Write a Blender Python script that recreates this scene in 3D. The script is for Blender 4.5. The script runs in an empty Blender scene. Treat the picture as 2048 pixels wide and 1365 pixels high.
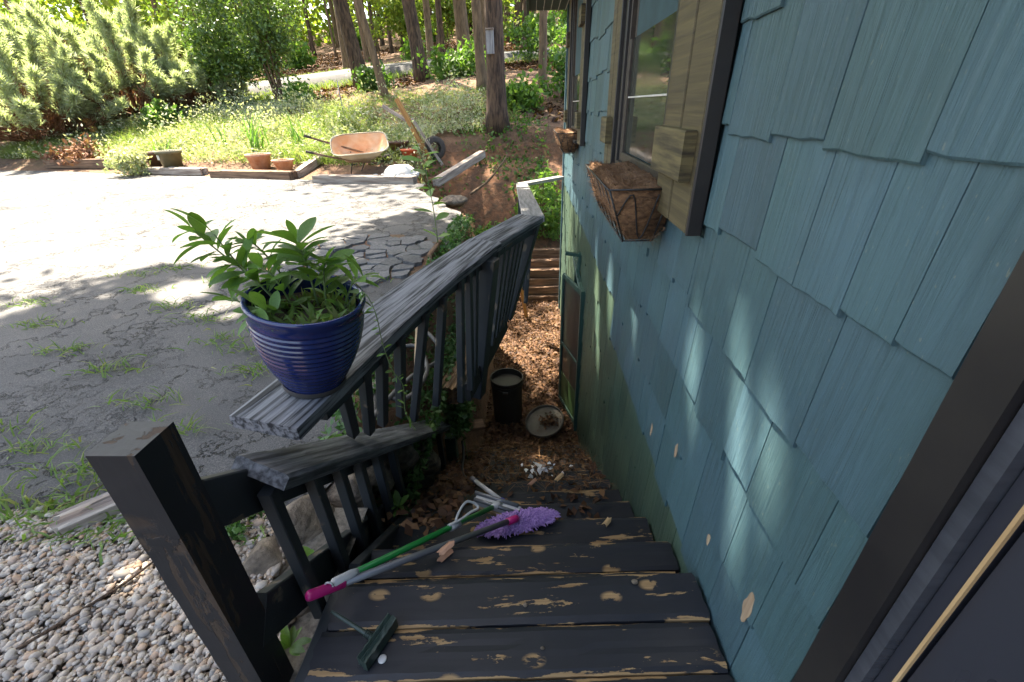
import bpy, bmesh, math, random
import numpy as np
from mathutils import Vector, Matrix, Euler, Quaternion
rnd = random.Random(7); rng = np.random.default_rng(7)
S = bpy.context.scene; COL = S.collection
rad = math.radians

# ------------------------------------------------------------------ camera
cam = bpy.data.cameras.new('camera'); camo = bpy.data.objects.new('camera', cam); COL.objects.link(camo)
cam.sensor_width = 36.0; cam.lens = 880.9/2048*36.0; cam.clip_start = .02; cam.clip_end = 600
PT, RL, YW = rad(28.18), rad(-1.459), rad(2.841)
CAMZ = 1.35
_R, _F, _U = Vector((1,0,0)), Vector((0,math.cos(PT),-math.sin(PT))), Vector((0,math.sin(PT),math.cos(PT)))
_R2 = _R*math.cos(RL)+_U*math.sin(RL); _U2 = -_R*math.sin(RL)+_U*math.cos(RL)
_Z = Matrix.Rotation(YW,3,'Z'); _R2,_U2,_F2 = _Z@_R2,_Z@_U2,_Z@_F
cm = Matrix((_R2,_U2,-_F2)).transposed().to_4x4(); cm.translation = (0,0,CAMZ)
camo.matrix_world = cm; S.camera = camo

# ------------------------------------------------------------------ light
SUN_EL, TO_SUN = rad(60), Vector((-.64,.77,0)).normalized()
w = bpy.data.worlds.new('World'); S.world = w; w.use_nodes = True
nt = w.node_tree; bg = nt.nodes['Background']
sky = nt.nodes.new('ShaderNodeTexSky'); sky.sky_type = 'NISHITA'; sky.sun_disc = False
sky.sun_elevation = SUN_EL; sky.sun_rotation = math.atan2(TO_SUN.x, TO_SUN.y); sky.air_density = 1.0; sky.dust_density = 3.0; sky.ozone_density = .3
nt.links.new(sky.outputs[0], bg.inputs[0]); bg.inputs[1].default_value = .115
sl = bpy.data.lights.new('sun','SUN'); sl.energy = 5.0; sl.angle = rad(.55); sl.color = (1,.92,.80)
so = bpy.data.objects.new('sun', sl); COL.objects.link(so)
sdir = TO_SUN*math.cos(SUN_EL)+Vector((0,0,math.sin(SUN_EL)))
so.rotation_euler = sdir.to_track_quat('Z','Y').to_euler(); so.location = (0,0,30)
vs = S.view_settings; vs.view_transform = 'Standard'; vs.look = 'None'; vs.exposure = 2.85; vs.gamma = 1; vs.use_white_balance = True; vs.white_balance_temperature = 6850; vs.white_balance_tint = 8; vs.use_curve_mapping = False
S.cycles.max_bounces = 8; S.cycles.transparent_max_bounces = 8

# ------------------------------------------------------------------ object helpers
W = {}
def link(o, parent=None, M=None):
    M = M or Matrix()
    COL.objects.link(o)
    if parent: o.parent = parent; o.matrix_basis = W[parent].inverted() @ M
    else: o.matrix_basis = M
    W[o] = M; return o
def mesh(verts, faces, smooth=False, name='m'):
    me = bpy.data.meshes.new(name); me.from_pydata([tuple(v) for v in verts], [], faces)
    if smooth: me.polygons.foreach_set('use_smooth', [True]*len(me.polygons))
    me.update(); return me
def npmesh(V, F, smooth=False):
    """V (n,3), F (m,k) with one polygon size k"""
    me = bpy.data.meshes.new('m'); V = np.asarray(V,dtype=np.float32); F = np.asarray(F,dtype=np.int32); m,k = F.shape
    me.vertices.add(len(V)); me.vertices.foreach_set('co', V.ravel())
    me.loops.add(m*k); me.loops.foreach_set('vertex_index', F.ravel())
    me.polygons.add(m); me.polygons.foreach_set('loop_start', np.arange(0,m*k,k,dtype=np.int32))
    if smooth: me.polygons.foreach_set('use_smooth', np.ones(m,dtype=bool))
    me.update(calc_edges=True); return me
def obj(name, me, mat, parent=None, M=None):
    o = bpy.data.objects.new(name, me)
    if mat is not None and (not me.materials): me.materials.append(mat)
    return link(o, parent, M)
def T(x,y=None,z=None):
    return Matrix.Translation(x if y is None else (x,y,z))
def thing(name, label, cat, loc=(0,0,0), group=None):
    o = bpy.data.objects.new(name, None); o.empty_display_size = .1; link(o, None, T(Vector(loc))); tag(o,label,cat,group); return o
def tag(o, label, cat, group=None, kind=None):
    o['label'] = label; o['category'] = cat
    if group: o['group'] = group
    if kind: o['kind'] = kind
    return o
def struct(o, label=None):
    o['kind'] = 'structure'
    if label: o['label'] = label
    return o
def stuff(o, label=None, cat=None):
    o['kind'] = 'stuff'
    if label: o['label'] = label; o['category'] = cat
    return o
def frame(A, B, up=(0,0,1)):
    A, B = Vector(A), Vector(B); x = (B-A).normalized(); z = Vector(up); y = z.cross(x)
    if y.length < 1e-4: y = Vector((0,1,0)).cross(x)
    y.normalize(); z = x.cross(y)
    M = Matrix((x,y,z)).transposed().to_4x4(); M.translation = A; return M
def chamfer_mesh(L, w, h, c=.004, taper=1.0):
    c = min(c, w*.3, h*.3)
    pr = [(-w/2+c,-h/2),(w/2-c,-h/2),(w/2,-h/2+c),(w/2,h/2-c),(w/2-c,h/2),(-w/2+c,h/2),(-w/2,h/2-c),(-w/2,-h/2+c)]
    V = [(0,y,z) for y,z in pr]+[(L,y*taper,z*taper) for y,z in pr]
    F = [tuple(range(7,-1,-1)), tuple(range(8,16))]+[(i,(i+1)%8,8+(i+1)%8,8+i) for i in range(8)]
    return mesh(V,F)
def beam(name, A, B, w, h, mat, parent=None, up=(0,0,1), c=.004, taper=1.0):
    L = (Vector(B)-Vector(A)).length
    return obj(name, chamfer_mesh(L,w,h,c,taper), mat, parent, frame(A,B,up))
def rough_plank(name, A, B, w, h, mat, parent=None, up=(0,0,1), depth=.006, ny=13, ds=.03, ragged=(.0,.0), seed=0):
    """board whose top is split and grooved along the grain"""
    r = random.Random(seed); L = (Vector(B)-Vector(A)).length; nx = max(3,int(L/ds))
    V=[]; F=[]
    gro = [[0]*(nx+1) for _ in range(ny)]
    for j in range(ny):
        i = 0
        while i <= nx:
            ln = r.randint(4,18); d = r.random()**2*depth*(1.6 if r.random()<.25 else .7)
            for k in range(i,min(nx+1,i+ln)): gro[j][k] = d
            i += ln
    e0 = [r.uniform(0,ragged[0]) for _ in range(ny)]; e1 = [r.uniform(0,ragged[1]) for _ in range(ny)]
    for i in range(nx+1):
        for j in range(ny):
            y = -w/2+w*j/(ny-1); t = i/nx; x = t*L
            if i==0: x = e0[j]
            if i==nx: x = L-e1[j]
            z = h/2-gro[j][i]
            if j in (0,ny-1): z -= .004+r.uniform(0,.003)
            V.append((x, y+r.uniform(-.0015,.0015), z))
    n = len(V)
    for i in range(nx+1):
        for j in range(ny):
            v = V[i*ny+j]; V.append((v[0], -w/2+w*j/(ny-1), -h/2))
    for i in range(nx):
        for j in range(ny-1):
            a = i*ny+j; F.append((a,a+ny,a+ny+1,a+1)); F.append((n+a,n+a+1,n+a+ny+1,n+a+ny))
        F.append((i*ny, n+i*ny, n+(i+1)*ny, (i+1)*ny)); a = i*ny+ny-1; F.append((a,a+ny,n+a+ny,n+a))
    for j in range(ny-1):
        F.append((j,j+1,n+j+1,n+j)); a = nx*ny+j; F.append((a,n+a,n+a+1,a+1))
    return obj(name, mesh(V,F), mat, parent, frame(A,B,up))
def tube_data(pts, r, n=8, r1=None):
    pts = [Vector(p) for p in pts]; V=[]; F=[]; N = len(pts); prev=None
    for i,p in enumerate(pts):
        d = (pts[min(i+1,N-1)]-pts[max(i-1,0)]).normalized()
        if prev is None: a = d.orthogonal().normalized()
        else: a = (prev-d*prev.dot(d)).normalized()
        prev = a; b = d.cross(a)
        rr = r[i] if isinstance(r,(list,tuple)) else (r if r1 is None else r+(r1-r)*i/(N-1))
        for k in range(n):
            t = 2*math.pi*k/n; V.append(p+(a*math.cos(t)+b*math.sin(t))*rr)
    for i in range(N-1):
        for k in range(n):
            F.append((i*n+k, i*n+(k+1)%n, (i+1)*n+(k+1)%n, (i+1)*n+k))
    F.append(tuple(range(n-1,-1,-1))); F.append(tuple((N-1)*n+k for k in range(n)))
    return V,F
def tube(name, pts, r, mat, parent=None, n=8, r1=None):
    V,F = tube_data(pts,r,n,r1); return obj(name, mesh(V,F,True), mat, parent)
def spline(pts, sub=6):
    pts=[Vector(p) for p in pts]; out=[]
    for i in range(len(pts)-1):
        p0,p1,p2,p3 = pts[max(i-1,0)],pts[i],pts[i+1],pts[min(i+2,len(pts)-1)]
        for k in range(sub):
            t=k/sub; out.append(.5*((2*p1)+(p2-p0)*t+(2*p0-5*p1+4*p2-p3)*t*t+(3*p1-p0-3*p2+p3)*t**3))
    out.append(pts[-1]); return out
def lathe_data(prof, n=32, cap0=True):
    V=[];F=[]
    for r,z in prof:
        for k in range(n):
            a=2*math.pi*k/n; V.append((r*math.cos(a),r*math.sin(a),z))
    for i in range(len(prof)-1):
        for k in range(n):
            F.append((i*n+k,i*n+(k+1)%n,(i+1)*n+(k+1)%n,(i+1)*n+k))
    if cap0: F.append(tuple(range(n-1,-1,-1)))
    return V,F
def lathe(name, prof, mat, parent=None, M=None, n=32, cap1=False):
    V,F = lathe_data(prof,n)
    if cap1: F.append(tuple((len(prof)-1)*n+k for k in range(n)))
    return obj(name, mesh(V,F,True), mat, parent, M)

# ------------------------------------------------------------------ material helpers
def newmat(name):
    m = bpy.data.materials.new(name); m.use_nodes = True; t = m.node_tree
    return m, t, t.nodes['Principled BSDF']
def N(t, typ, **kw):
    n = t.nodes.new(typ)
    for k,v in kw.items():
        if k.startswith('i_'):
            key = k[2:]; key = int(key) if key.isdigit() else key
            n.inputs[key].default_value = v
        else: setattr(n,k,v)
    return n
def mapped(t, scale, coord='Object', rand=False):
    tc = N(t,'ShaderNodeTexCoord'); mp = N(t,'ShaderNodeMapping'); mp.inputs['Scale'].default_value = scale
    t.links.new(tc.outputs[coord], mp.inputs['Vector'])
    if rand:
        oi = N(t,'ShaderNodeObjectInfo'); mu = N(t,'ShaderNodeVectorMath',operation='SCALE'); mu.inputs[0].default_value=(37,53,71)
        t.links.new(oi.outputs['Random'], mu.inputs['Scale']); ad = N(t,'ShaderNodeVectorMath',operation='ADD')
        t.links.new(tc.outputs[coord], ad.inputs[0]); t.links.new(mu.outputs[0], ad.inputs[1]); t.links.new(ad.outputs[0], mp.inputs['Vector'])
    return mp.outputs[0]
def noise(t, vec, scale=1, detail=4, rough=.6, dist=0):
    n = N(t,'ShaderNodeTexNoise'); n.inputs['Scale'].default_value=scale; n.inputs['Detail'].default_value=detail
    n.inputs['Roughness'].default_value=rough; n.inputs['Distortion'].default_value=dist; t.links.new(vec,n.inputs['Vector']); return n.outputs['Fac']
def ramp(t, fac, stops):
    r = N(t,'ShaderNodeValToRGB'); e = r.color_ramp.elements
    while len(e)<len(stops): e.new(.5)
    for el,(p,c) in zip(e,stops): el.position=p; el.color=(*c,1) if len(c)==3 else c
    t.links.new(fac,r.inputs[0]); return r.outputs[0]
def mix(t, fac, a, b, typ='MIX'):
    m = N(t,'ShaderNodeMix',data_type='RGBA',blend_type=typ)
    for sock,v in ((0,fac),(6,a),(7,b)):
        if hasattr(v,'is_linked') or hasattr(v,'links'): t.links.new(v,m.inputs[sock])
        else: m.inputs[sock].default_value = v if sock==0 else ((*v,1) if len(v)==3 else v)
    return m.outputs[2]
def bump(t, bs, height, strength=.3, dist=.01, prev=None):
    b = N(t,'ShaderNodeBump'); b.inputs['Strength'].default_value=strength; b.inputs['Distance'].default_value=dist
    t.links.new(height,b.inputs['Height'])
    if prev is not None: t.links.new(prev,b.inputs['Normal'])
    t.links.new(b.outputs[0],bs.inputs['Normal']); return b.outputs[0]
def G(v): return (v,v,v)
def simple(name, c1, c2=None, scale=(8,8,8), rough=.7, bmp=.25, bdist=.004, coord='Object', rand=True, metal=0, detail=5, lo=.35, hi=.65, spec=.5, var=.0):
    m,t,bs = newmat(name); c2 = c2 or tuple(x*.7 for x in c1)
    v = mapped(t,scale,coord,rand); f = noise(t,v,1,detail)
    col = ramp(t,f,[(lo,c1),(hi,c2)])
    if var:
        oi = N(t,'ShaderNodeObjectInfo'); hs = N(t,'ShaderNodeHueSaturation'); mr = N(t,'ShaderNodeMapRange'); mr.inputs[3].default_value=1-var; mr.inputs[4].default_value=1+var
        t.links.new(oi.outputs['Random'],mr.inputs[0]); t.links.new(mr.outputs[0],hs.inputs['Value']); t.links.new(col,hs.inputs['Color']); col = hs.outputs[0]
    t.links.new(col,bs.inputs['Base Color']); bs.inputs['Roughness'].default_value=rough; bs.inputs['Metallic'].default_value=metal
    bs.inputs['Specular IOR Level'].default_value=spec
    if bmp: bump(t,bs,f,bmp,bdist)
    return m
def island(name, cols, rough=.6, trans=0., bmp=0, spec=.4, jitter=.0):
    """colour picked per loose piece (leaf, pebble)"""
    m,t,bs = newmat(name); g = N(t,'ShaderNodeNewGeometry'); n=len(cols)
    col = ramp(t,g.outputs['Random Per Island'],[(i/max(1,n-1),c) for i,c in enumerate(cols)])
    if bmp:
        f = noise(t,mapped(t,(60,60,60)),1,4); col = mix(t,.5,col,ramp(t,f,[(.3,G(.45)),(.7,G(1))]),'MULTIPLY'); bump(t,bs,f,bmp,.002)
    t.links.new(col,bs.inputs['Base Color']); bs.inputs['Roughness'].default_value=rough; bs.inputs['Specular IOR Level'].default_value=spec
    if trans:
        tr = N(t,'ShaderNodeBsdfTranslucent'); ms = N(t,'ShaderNodeMixShader'); ms.inputs[0].default_value=trans
        c2 = mix(t,1.0,col,(1.35,1.5,.75),'MULTIPLY'); t.links.new(c2,tr.inputs[0])
        t.links.new(bs.outputs[0],ms.inputs[1]); t.links.new(tr.outputs[0],ms.inputs[2])
        t.links.new(ms.outputs[0],t.nodes['Material Output'].inputs[0])
    return m

def shingle_mat(name, c1, c2, c3):
    m,t,bs = newmat(name)
    v = mapped(t,(44,44,1.7),'Object',True); f = noise(t,v,1,8,.66,.9)
    v2 = mapped(t,(3.5,3.5,3.5),'Object',True); f2 = noise(t,v2,1,3)
    col = mix(t,f2,c1,c2); col = mix(t,ramp(t,noise(t,mapped(t,(1.1,1.1,1.1),'Object',True),1,2),[(.4,G(0)),(.62,G(.55))]),col,c3)
    col = mix(t,.26,col,ramp(t,f,[(.28,G(.40)),(.5,G(1)),(.75,G(1.15))]),'MULTIPLY')
    dirt = noise(t,mapped(t,(2.2,2.2,1.1),'Object',True),1,7,.7); col = mix(t,ramp(t,dirt,[(.50,G(0)),(.72,G(.55))]),col,tuple(x*.55+.012 for x in c1))
    spk = noise(t,mapped(t,(130,130,60),'Object',True),1,2,.5); col = mix(t,ramp(t,spk,[(.70,G(0)),(.74,G(.6))]),col,(.16,.18,.15))
    oi = N(t,'ShaderNodeObjectInfo'); hs = N(t,'ShaderNodeHueSaturation'); mr = N(t,'ShaderNodeMapRange'); mr.inputs[3].default_value=.86; mr.inputs[4].default_value=1.14
    t.links.new(oi.outputs['Random'],mr.inputs[0]); t.links.new(mr.outputs[0],hs.inputs['Value']); t.links.new(col,hs.inputs['Color'])
    t.links.new(hs.outputs[0],bs.inputs['Base Color']); bs.inputs['Roughness'].default_value=.5; bs.inputs['Specular IOR Level'].default_value=.35
    b = bump(t,bs,f,.9,.006); b = bump(t,bs,noise(t,mapped(t,(26,26,1.2),'Object',True),1,3,.5,.8),.7,.008,b); bump(t,bs,noise(t,mapped(t,(12,12,6),'Object',True),1,4),.45,.008,b)
    return m
def peel_mat(name, paint, wood1, wood2, amount=.60, scale=(5,26,5), edge=.0):
    """dark floor paint worn off along the grain, bare wood and knots below"""
    m,t,bs = newmat(name)
    v = mapped(t,scale,'Object',True); f = noise(t,v,1,6,.62,.4)
    pn = noise(t,mapped(t,(5,11,5),'Object',True),1,6,.7,.3)
    vo = N(t,'ShaderNodeTexVoronoi',voronoi_dimensions='2D'); vo.inputs['Scale'].default_value=1; t.links.new(mapped(t,(4.0,7.0,1),'Object',True),vo.inputs['Vector'])
    knot = ramp(t,vo.outputs['Distance'],[(.09,G(1)),(.15,G(0))])
    ma = N(t,'ShaderNodeMath',operation='ADD'); t.links.new(f,ma.inputs[0]); mb = N(t,'ShaderNodeMath',operation='MULTIPLY'); mb.inputs[1].default_value=.55
    t.links.new(pn,mb.inputs[0]); t.links.new(mb.outputs[0],ma.inputs[1])
    if edge:
        tg=N(t,'ShaderNodeTexCoord'); sx=N(t,'ShaderNodeSeparateXYZ'); t.links.new(tg.outputs['Generated'],sx.inputs[0])
        sb=N(t,'ShaderNodeMath',operation='SUBTRACT'); sb.inputs[1].default_value=.5; t.links.new(sx.outputs[1],sb.inputs[0]); ab=N(t,'ShaderNodeMath',operation='ABSOLUTE'); t.links.new(sb.outputs[0],ab.inputs[0])
        er=ramp(t,ab.outputs[0],[(.41,G(0)),(.5,G(edge))]); m3=N(t,'ShaderNodeMath',operation='ADD'); t.links.new(ma.outputs[0],m3.inputs[0]); t.links.new(er,m3.inputs[1]); ma=m3
    mask = ramp(t,ma.outputs[0],[(amount+.33,G(0)),(amount+.345,G(1))])
    mx = N(t,'ShaderNodeMath',operation='MAXIMUM'); t.links.new(mask,mx.inputs[0])
    kk = N(t,'ShaderNodeMath',operation='MULTIPLY'); t.links.new(knot,kk.inputs[0]); t.links.new(ramp(t,pn,[(.49,G(0)),(.52,G(1))]),kk.inputs[1]); t.links.new(kk.outputs[0],mx.inputs[1])
    grain = noise(t,mapped(t,(3,90,90),'Object',True),1,4)
    wood = ramp(t,grain,[(.3,wood1),(.7,wood2)])
    pa = mix(t,noise(t,mapped(t,(6,6,6),'Object',True),1,5),paint,tuple(x*1.55+.002 for x in paint))
    col = mix(t,mx.outputs[0],pa,wood)
    t.links.new(col,bs.inputs['Base Color'])
    bs.inputs['Specular IOR Level'].default_value=.3
    r = ramp(t,mx.outputs[0],[(0,G(.5)),(1,G(.85))]); t.links.new(r,bs.inputs['Roughness'])
    iv = N(t,'ShaderNodeMath',operation='SUBTRACT'); iv.inputs[0].default_value=1; t.links.new(mx.outputs[0],iv.inputs[1])
    b = bump(t,bs,iv.outputs[0],.5,.003); bump(t,bs,f,.35,.003,b)
    return m

MAT = {}
MAT['shingle'] = shingle_mat('teal shingle paint',(.046,.094,.106),(.057,.114,.127),(.064,.118,.155))
MAT['shingle_green'] = shingle_mat('green shingle paint',(.046,.082,.060),(.058,.100,.072),(.072,.102,.060))
MAT['wallback'] = simple('wall backing',(.03,.07,.08),rough=.9)
MAT['charcoal'] = peel_mat('charcoal railing paint',(.024,.027,.030),(.16,.13,.10),(.10,.08,.06),.63,(3,30,30))
MAT['post'] = peel_mat('brown black post paint',(.017,.017,.019),(.085,.058,.040),(.05,.034,.025),.505,(2.2,26,26))
MAT['railtop'] = simple('weathered rail top',(.16,.165,.18),(.035,.036,.042),(3,46,46),.75,.6,.006,lo=.36,hi=.6)
MAT['tread'] = peel_mat('worn tread paint',(.013,.0145,.019),(.36,.24,.12),(.22,.13,.06),.57,(3.4,25,8),.17)
MAT['rot'] = simple('rotten wood',(.30,.18,.09),(.06,.04,.03),(4,40,40),.9,.6)
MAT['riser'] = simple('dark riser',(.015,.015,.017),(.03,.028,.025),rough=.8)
MAT['timber'] = simple('old brown timber',(.26,.155,.09),(.09,.05,.03),(2,24,24),.9,.8,.012)
MAT['greytimber'] = simple('sun bleached timber',(.42,.36,.30),(.18,.13,.10),(2,26,26),.9,.7,.012)
MAT['yellowwood'] = simple('yellow stake wood',(.46,.24,.07),(.28,.13,.04),(2,30,30),.8,.4)
MAT['olive'] = simple('olive shutter board',(.105,.080,.033),(.040,.030,.014),(60,60,1.6),.7,.5,.004,lo=.3,hi=.7)
MAT['oliveh'] = simple('olive shutter block',(.130,.102,.042),(.030,.022,.010),(3,5,40),.7,.6,.004,lo=.38,hi=.6)
MAT['blacktrim'] = simple('black trim paint',(.012,.011,.012),(.022,.020,.019),(6,6,6),.45,.2)
MAT['browntrim'] = simple('dark brown trim',(.05,.038,.026),(.025,.018,.014),(30,30,2),.55,.3)
m,t,bs = newmat('window pane'); bs.inputs['Base Color'].default_value=(.035,.04,.032,1); bs.inputs['Roughness'].default_value=.03; bs.inputs['Specular IOR Level'].default_value=1.0; bs.inputs['IOR'].default_value=1.6
dz = noise(t,mapped(t,(3,3,3)),1,4); t.links.new(ramp(t,dz,[(.4,G(.02)),(.75,G(.16))]),bs.inputs['Roughness']); MAT['pane']=m
MAT['coir'] = simple('coconut fibre',(.27,.14,.065),(.09,.045,.022),(30,60,60),.95,1.0,.012)
MAT['wire'] = simple('black wire',(.01,.01,.01),(.02,.02,.02),rough=.5,bmp=0)
MAT['greenpaint'] = simple('green door paint',(.045,.10,.075),(.03,.07,.055),(10,10,3),.5,.2)
MAT['kick'] = simple('green kick panel',(.055,.11,.035),(.04,.08,.03),(6,6,2),.55,.1)
m,t,bs = newmat('insect screen'); bs.inputs['Base Color'].default_value=(.05,.045,.04,1); bs.inputs['Roughness'].default_value=.4
tp=N(t,'ShaderNodeBsdfTransparent'); ms=N(t,'ShaderNodeMixShader'); ms.inputs[0].default_value=.72; t.links.new(tp.outputs[0],ms.inputs[1]); t.links.new(bs.outputs[0],ms.inputs[2]); t.links.new(ms.outputs[0],t.nodes['Material Output'].inputs[0]); MAT['screen']=m
MAT['white'] = simple('white paint',(.62,.60,.56),(.45,.42,.38),(9,9,9),.6,.15)
MAT['whitewood'] = simple('pale rail wood',(.34,.32,.31),(.16,.15,.145),(3,40,40),.8,.5)  # paler wood tone for the far rail caps and nest box
MAT['soffit'] = simple('dark green soffit',(.03,.055,.045),(.02,.04,.035),rough=.6)
MAT['roof'] = simple('brown shingle roof',(.07,.06,.05),(.04,.035,.03),(12,12,12),.95,.5)
m,t,bs = newmat('glossy door panel'); bs.inputs['Base Color'].default_value=(.03,.032,.042,1); bs.inputs['Roughness'].default_value=.28
t.links.new(ramp(t,noise(t,mapped(t,(6,6,2)),1,4),[(.3,G(.2)),(.7,G(.38))]),bs.inputs['Roughness']); MAT['doorpanel']=m
MAT['metal'] = simple('grey blue door edge',(.075,.080,.095),(.05,.054,.065),(3,3,30),.25,.05,metal=.2)
MAT['barewood'] = simple('bare weathered wood',(.36,.27,.18),(.24,.16,.10),(60,60,5),.85,.3)
MAT['tan'] = simple('tan weather strip',(.48,.33,.17),(.38,.25,.12),(20,20,4),.6,.1)
# ground
m,t,bs = newmat('forest soil'); v=mapped(t,(1,1,1)); f=noise(t,v,1.6,8,.7); f2=noise(t,v,9,6,.75)
c=ramp(t,f,[(.35,(.10,.055,.032)),(.5,(.17,.09,.05)),(.65,(.12,.085,.045))]); c=mix(t,.7,c,ramp(t,f2,[(.3,G(.35)),(.7,G(1.3))]),'MULTIPLY')
t.links.new(c,bs.inputs['Base Color']); bs.inputs['Roughness'].default_value=1; bump(t,bs,f2,.9,.05); MAT['soil']=m
m,t,bs = newmat('cracked asphalt'); v=mapped(t,(1,1,1)); fine=noise(t,v,150,3,.7); mid=noise(t,v,2.2,5,.6)
nz=N(t,'ShaderNodeTexNoise'); nz.inputs['Scale'].default_value=1.3; nz.inputs['Detail'].default_value=7; nz.inputs['Roughness'].default_value=.7; t.links.new(v,nz.inputs['Vector'])
dv=N(t,'ShaderNodeVectorMath',operation='SCALE'); dv.inputs['Scale'].default_value=1.5; t.links.new(nz.outputs['Color'],dv.inputs[0])
av=N(t,'ShaderNodeVectorMath',operation='ADD'); t.links.new(v,av.inputs[0]); t.links.new(dv.outputs[0],av.inputs[1])
def crack(scale, lo, hi):
    vo=N(t,'ShaderNodeTexVoronoi',feature='DISTANCE_TO_EDGE'); vo.inputs['Scale'].default_value=scale; t.links.new(av.outputs[0],vo.inputs['Vector'])
    return ramp(t,vo.outputs['Distance'],[(lo,G(0)),(hi,G(1))])
k1=crack(1.3,.003,.012); k2=crack(5.2,.006,.026)
gate=ramp(t,noise(t,v,.9,3),[(.52,G(1)),(.62,G(0))]); g1=ramp(t,noise(t,v,.55,4),[(.36,G(.7)),(.46,G(0))]); k1=mix(t,1.0,k1,g1,'LIGHTEN'); k2=mix(t,1.0,k2,gate,'LIGHTEN'); kk=mix(t,1.0,k1,k2,'MULTIPLY')
c=ramp(t,fine,[(.30,(.032,.031,.032)),(.52,(.074,.071,.070)),(.72,(.17,.155,.14))]); c=mix(t,.5,c,ramp(t,mid,[(.3,(.55,.56,.60)),(.7,(1.25,1.2,1.15))]),'MULTIPLY')
c=mix(t,kk,(.018,.013,.009),c); t.links.new(c,bs.inputs['Base Color']); bs.inputs['Roughness'].default_value=.85
b=bump(t,bs,kk,1.0,.03); bump(t,bs,fine,.5,.004,b); MAT['asphalt']=m
MAT['chunk'] = simple('broken asphalt piece',(.14,.135,.132),(.075,.072,.072),(40,40,40),.9,.8,.01,var=.25)
MAT['road'] = simple('grey road asphalt',(.060,.057,.055),(.042,.040,.039),(3,3,3),.9,.3)
MAT['gravelbase'] = simple('gravel sand',(.20,.17,.14),(.10,.085,.07),(60,60,60),1,.6)
MAT['pebble'] = island('river pebbles',[(.32,.27,.225),(.44,.36,.29),(.24,.215,.195),(.52,.44,.36),(.40,.25,.155),(.34,.30,.265),(.57,.49,.40),(.18,.165,.155),(.46,.33,.22),(.37,.33,.29)],.6,0,.2)
MAT['stone'] = simple('field stone',(.25,.195,.14),(.075,.058,.045),(13,13,22),.95,1.0,.03,var=.35,detail=9)
MAT['clay'] = simple('red clay',(.21,.095,.045),(.085,.050,.028),(7,7,7),1,1.0,.06,detail=9)
# leaves
GR=[(.05,.10,.02),(.08,.15,.03),(.11,.19,.035),(.06,.12,.025)]
MAT['leaf_bright']=island('bright leaf',[(.10,.19,.03),(.15,.25,.045),(.07,.15,.03),(.19,.28,.06)],.5,.45)
MAT['leaf_mid']=island('mid leaf',GR,.5,.40)
MAT['leaf_dark']=island('holly leaf',[(.05,.09,.022),(.075,.13,.03),(.10,.17,.035),(.16,.23,.05),(.055,.10,.025),(.20,.27,.07)],.32,.32,spec=.6)
MAT['leaf_yellow']=island('sunny canopy leaf',[(.16,.22,.035),(.22,.26,.045),(.10,.17,.03),(.26,.27,.06)],.55,.5)
MAT['juniper']=island('juniper needle',[(.31,.34,.23),(.42,.44,.33),(.23,.27,.16),(.48,.48,.39)],.75,.45)
MAT['juniper_dead']=island('dead juniper twig',[(.17,.075,.04),(.24,.11,.06),(.13,.06,.035),(.30,.17,.10)],.9,.1)
MAT['grass']=island('grass blade',[(.12,.18,.035),(.18,.23,.06),(.09,.15,.03),(.26,.26,.10),(.15,.22,.05)],.6,.4)
MAT['paleweed']=island('pale weed leaf',[(.40,.37,.24),(.30,.33,.17),(.50,.46,.35),(.22,.28,.12),(.44,.42,.31)],.8,.3)  # pale tan to green, one tone per leaf
MAT['weed']=island('crack weed',[(.13,.21,.05),(.18,.25,.07),(.10,.17,.04),(.28,.27,.11)],.6,.4)
MAT['ivy']=island('ivy leaf',[(.04,.09,.025),(.06,.13,.035),(.09,.17,.05),(.13,.20,.08)],.45,.3)
MAT['litter']=island('dead leaf',[(.095,.043,.020),(.15,.070,.029),(.05,.024,.014),(.20,.105,.045),(.085,.038,.020),(.035,.019,.013),(.14,.060,.026)],.75,.15)
MAT['straw']=island('pine straw',[(.20,.10,.045),(.30,.17,.08),(.11,.055,.03)],.8)
MAT['potleaf']=simple('salvia leaf',(.155,.270,.060),(.105,.195,.045),(30,30,30),.5,.25,.003,var=.3)
_t=MAT['potleaf'].node_tree; _b=_t.nodes['Principled BSDF']; _c=_b.inputs['Base Color'].links[0].from_socket
_tr=N(_t,'ShaderNodeBsdfTranslucent'); _t.links.new(mix(_t,1.0,_c,(1.5,1.6,.7),'MULTIPLY'),_tr.inputs[0]); _ms=N(_t,'ShaderNodeMixShader'); _ms.inputs[0].default_value=.42
_t.links.new(_b.outputs[0],_ms.inputs[1]); _t.links.new(_tr.outputs[0],_ms.inputs[2]); _t.links.new(_ms.outputs[0],_t.nodes['Material Output'].inputs[0])
MAT['potstem']=simple('green stem',(.12,.18,.05),(.09,.12,.05),rough=.6)
MAT['bark']=simple('furrowed brown bark',(.120,.072,.042),(.028,.016,.010),(16,16,3),.95,1.0,.05,coord='Object',lo=.38,hi=.62)
MAT['bark2']=simple('pale bark',(.185,.118,.065),(.075,.047,.026),(12,12,3),.95,.8,.03)
MAT['soilpot']=simple('potting soil',(.05,.033,.02),(.10,.07,.045),(60,60,60),1,1,.01)

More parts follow.
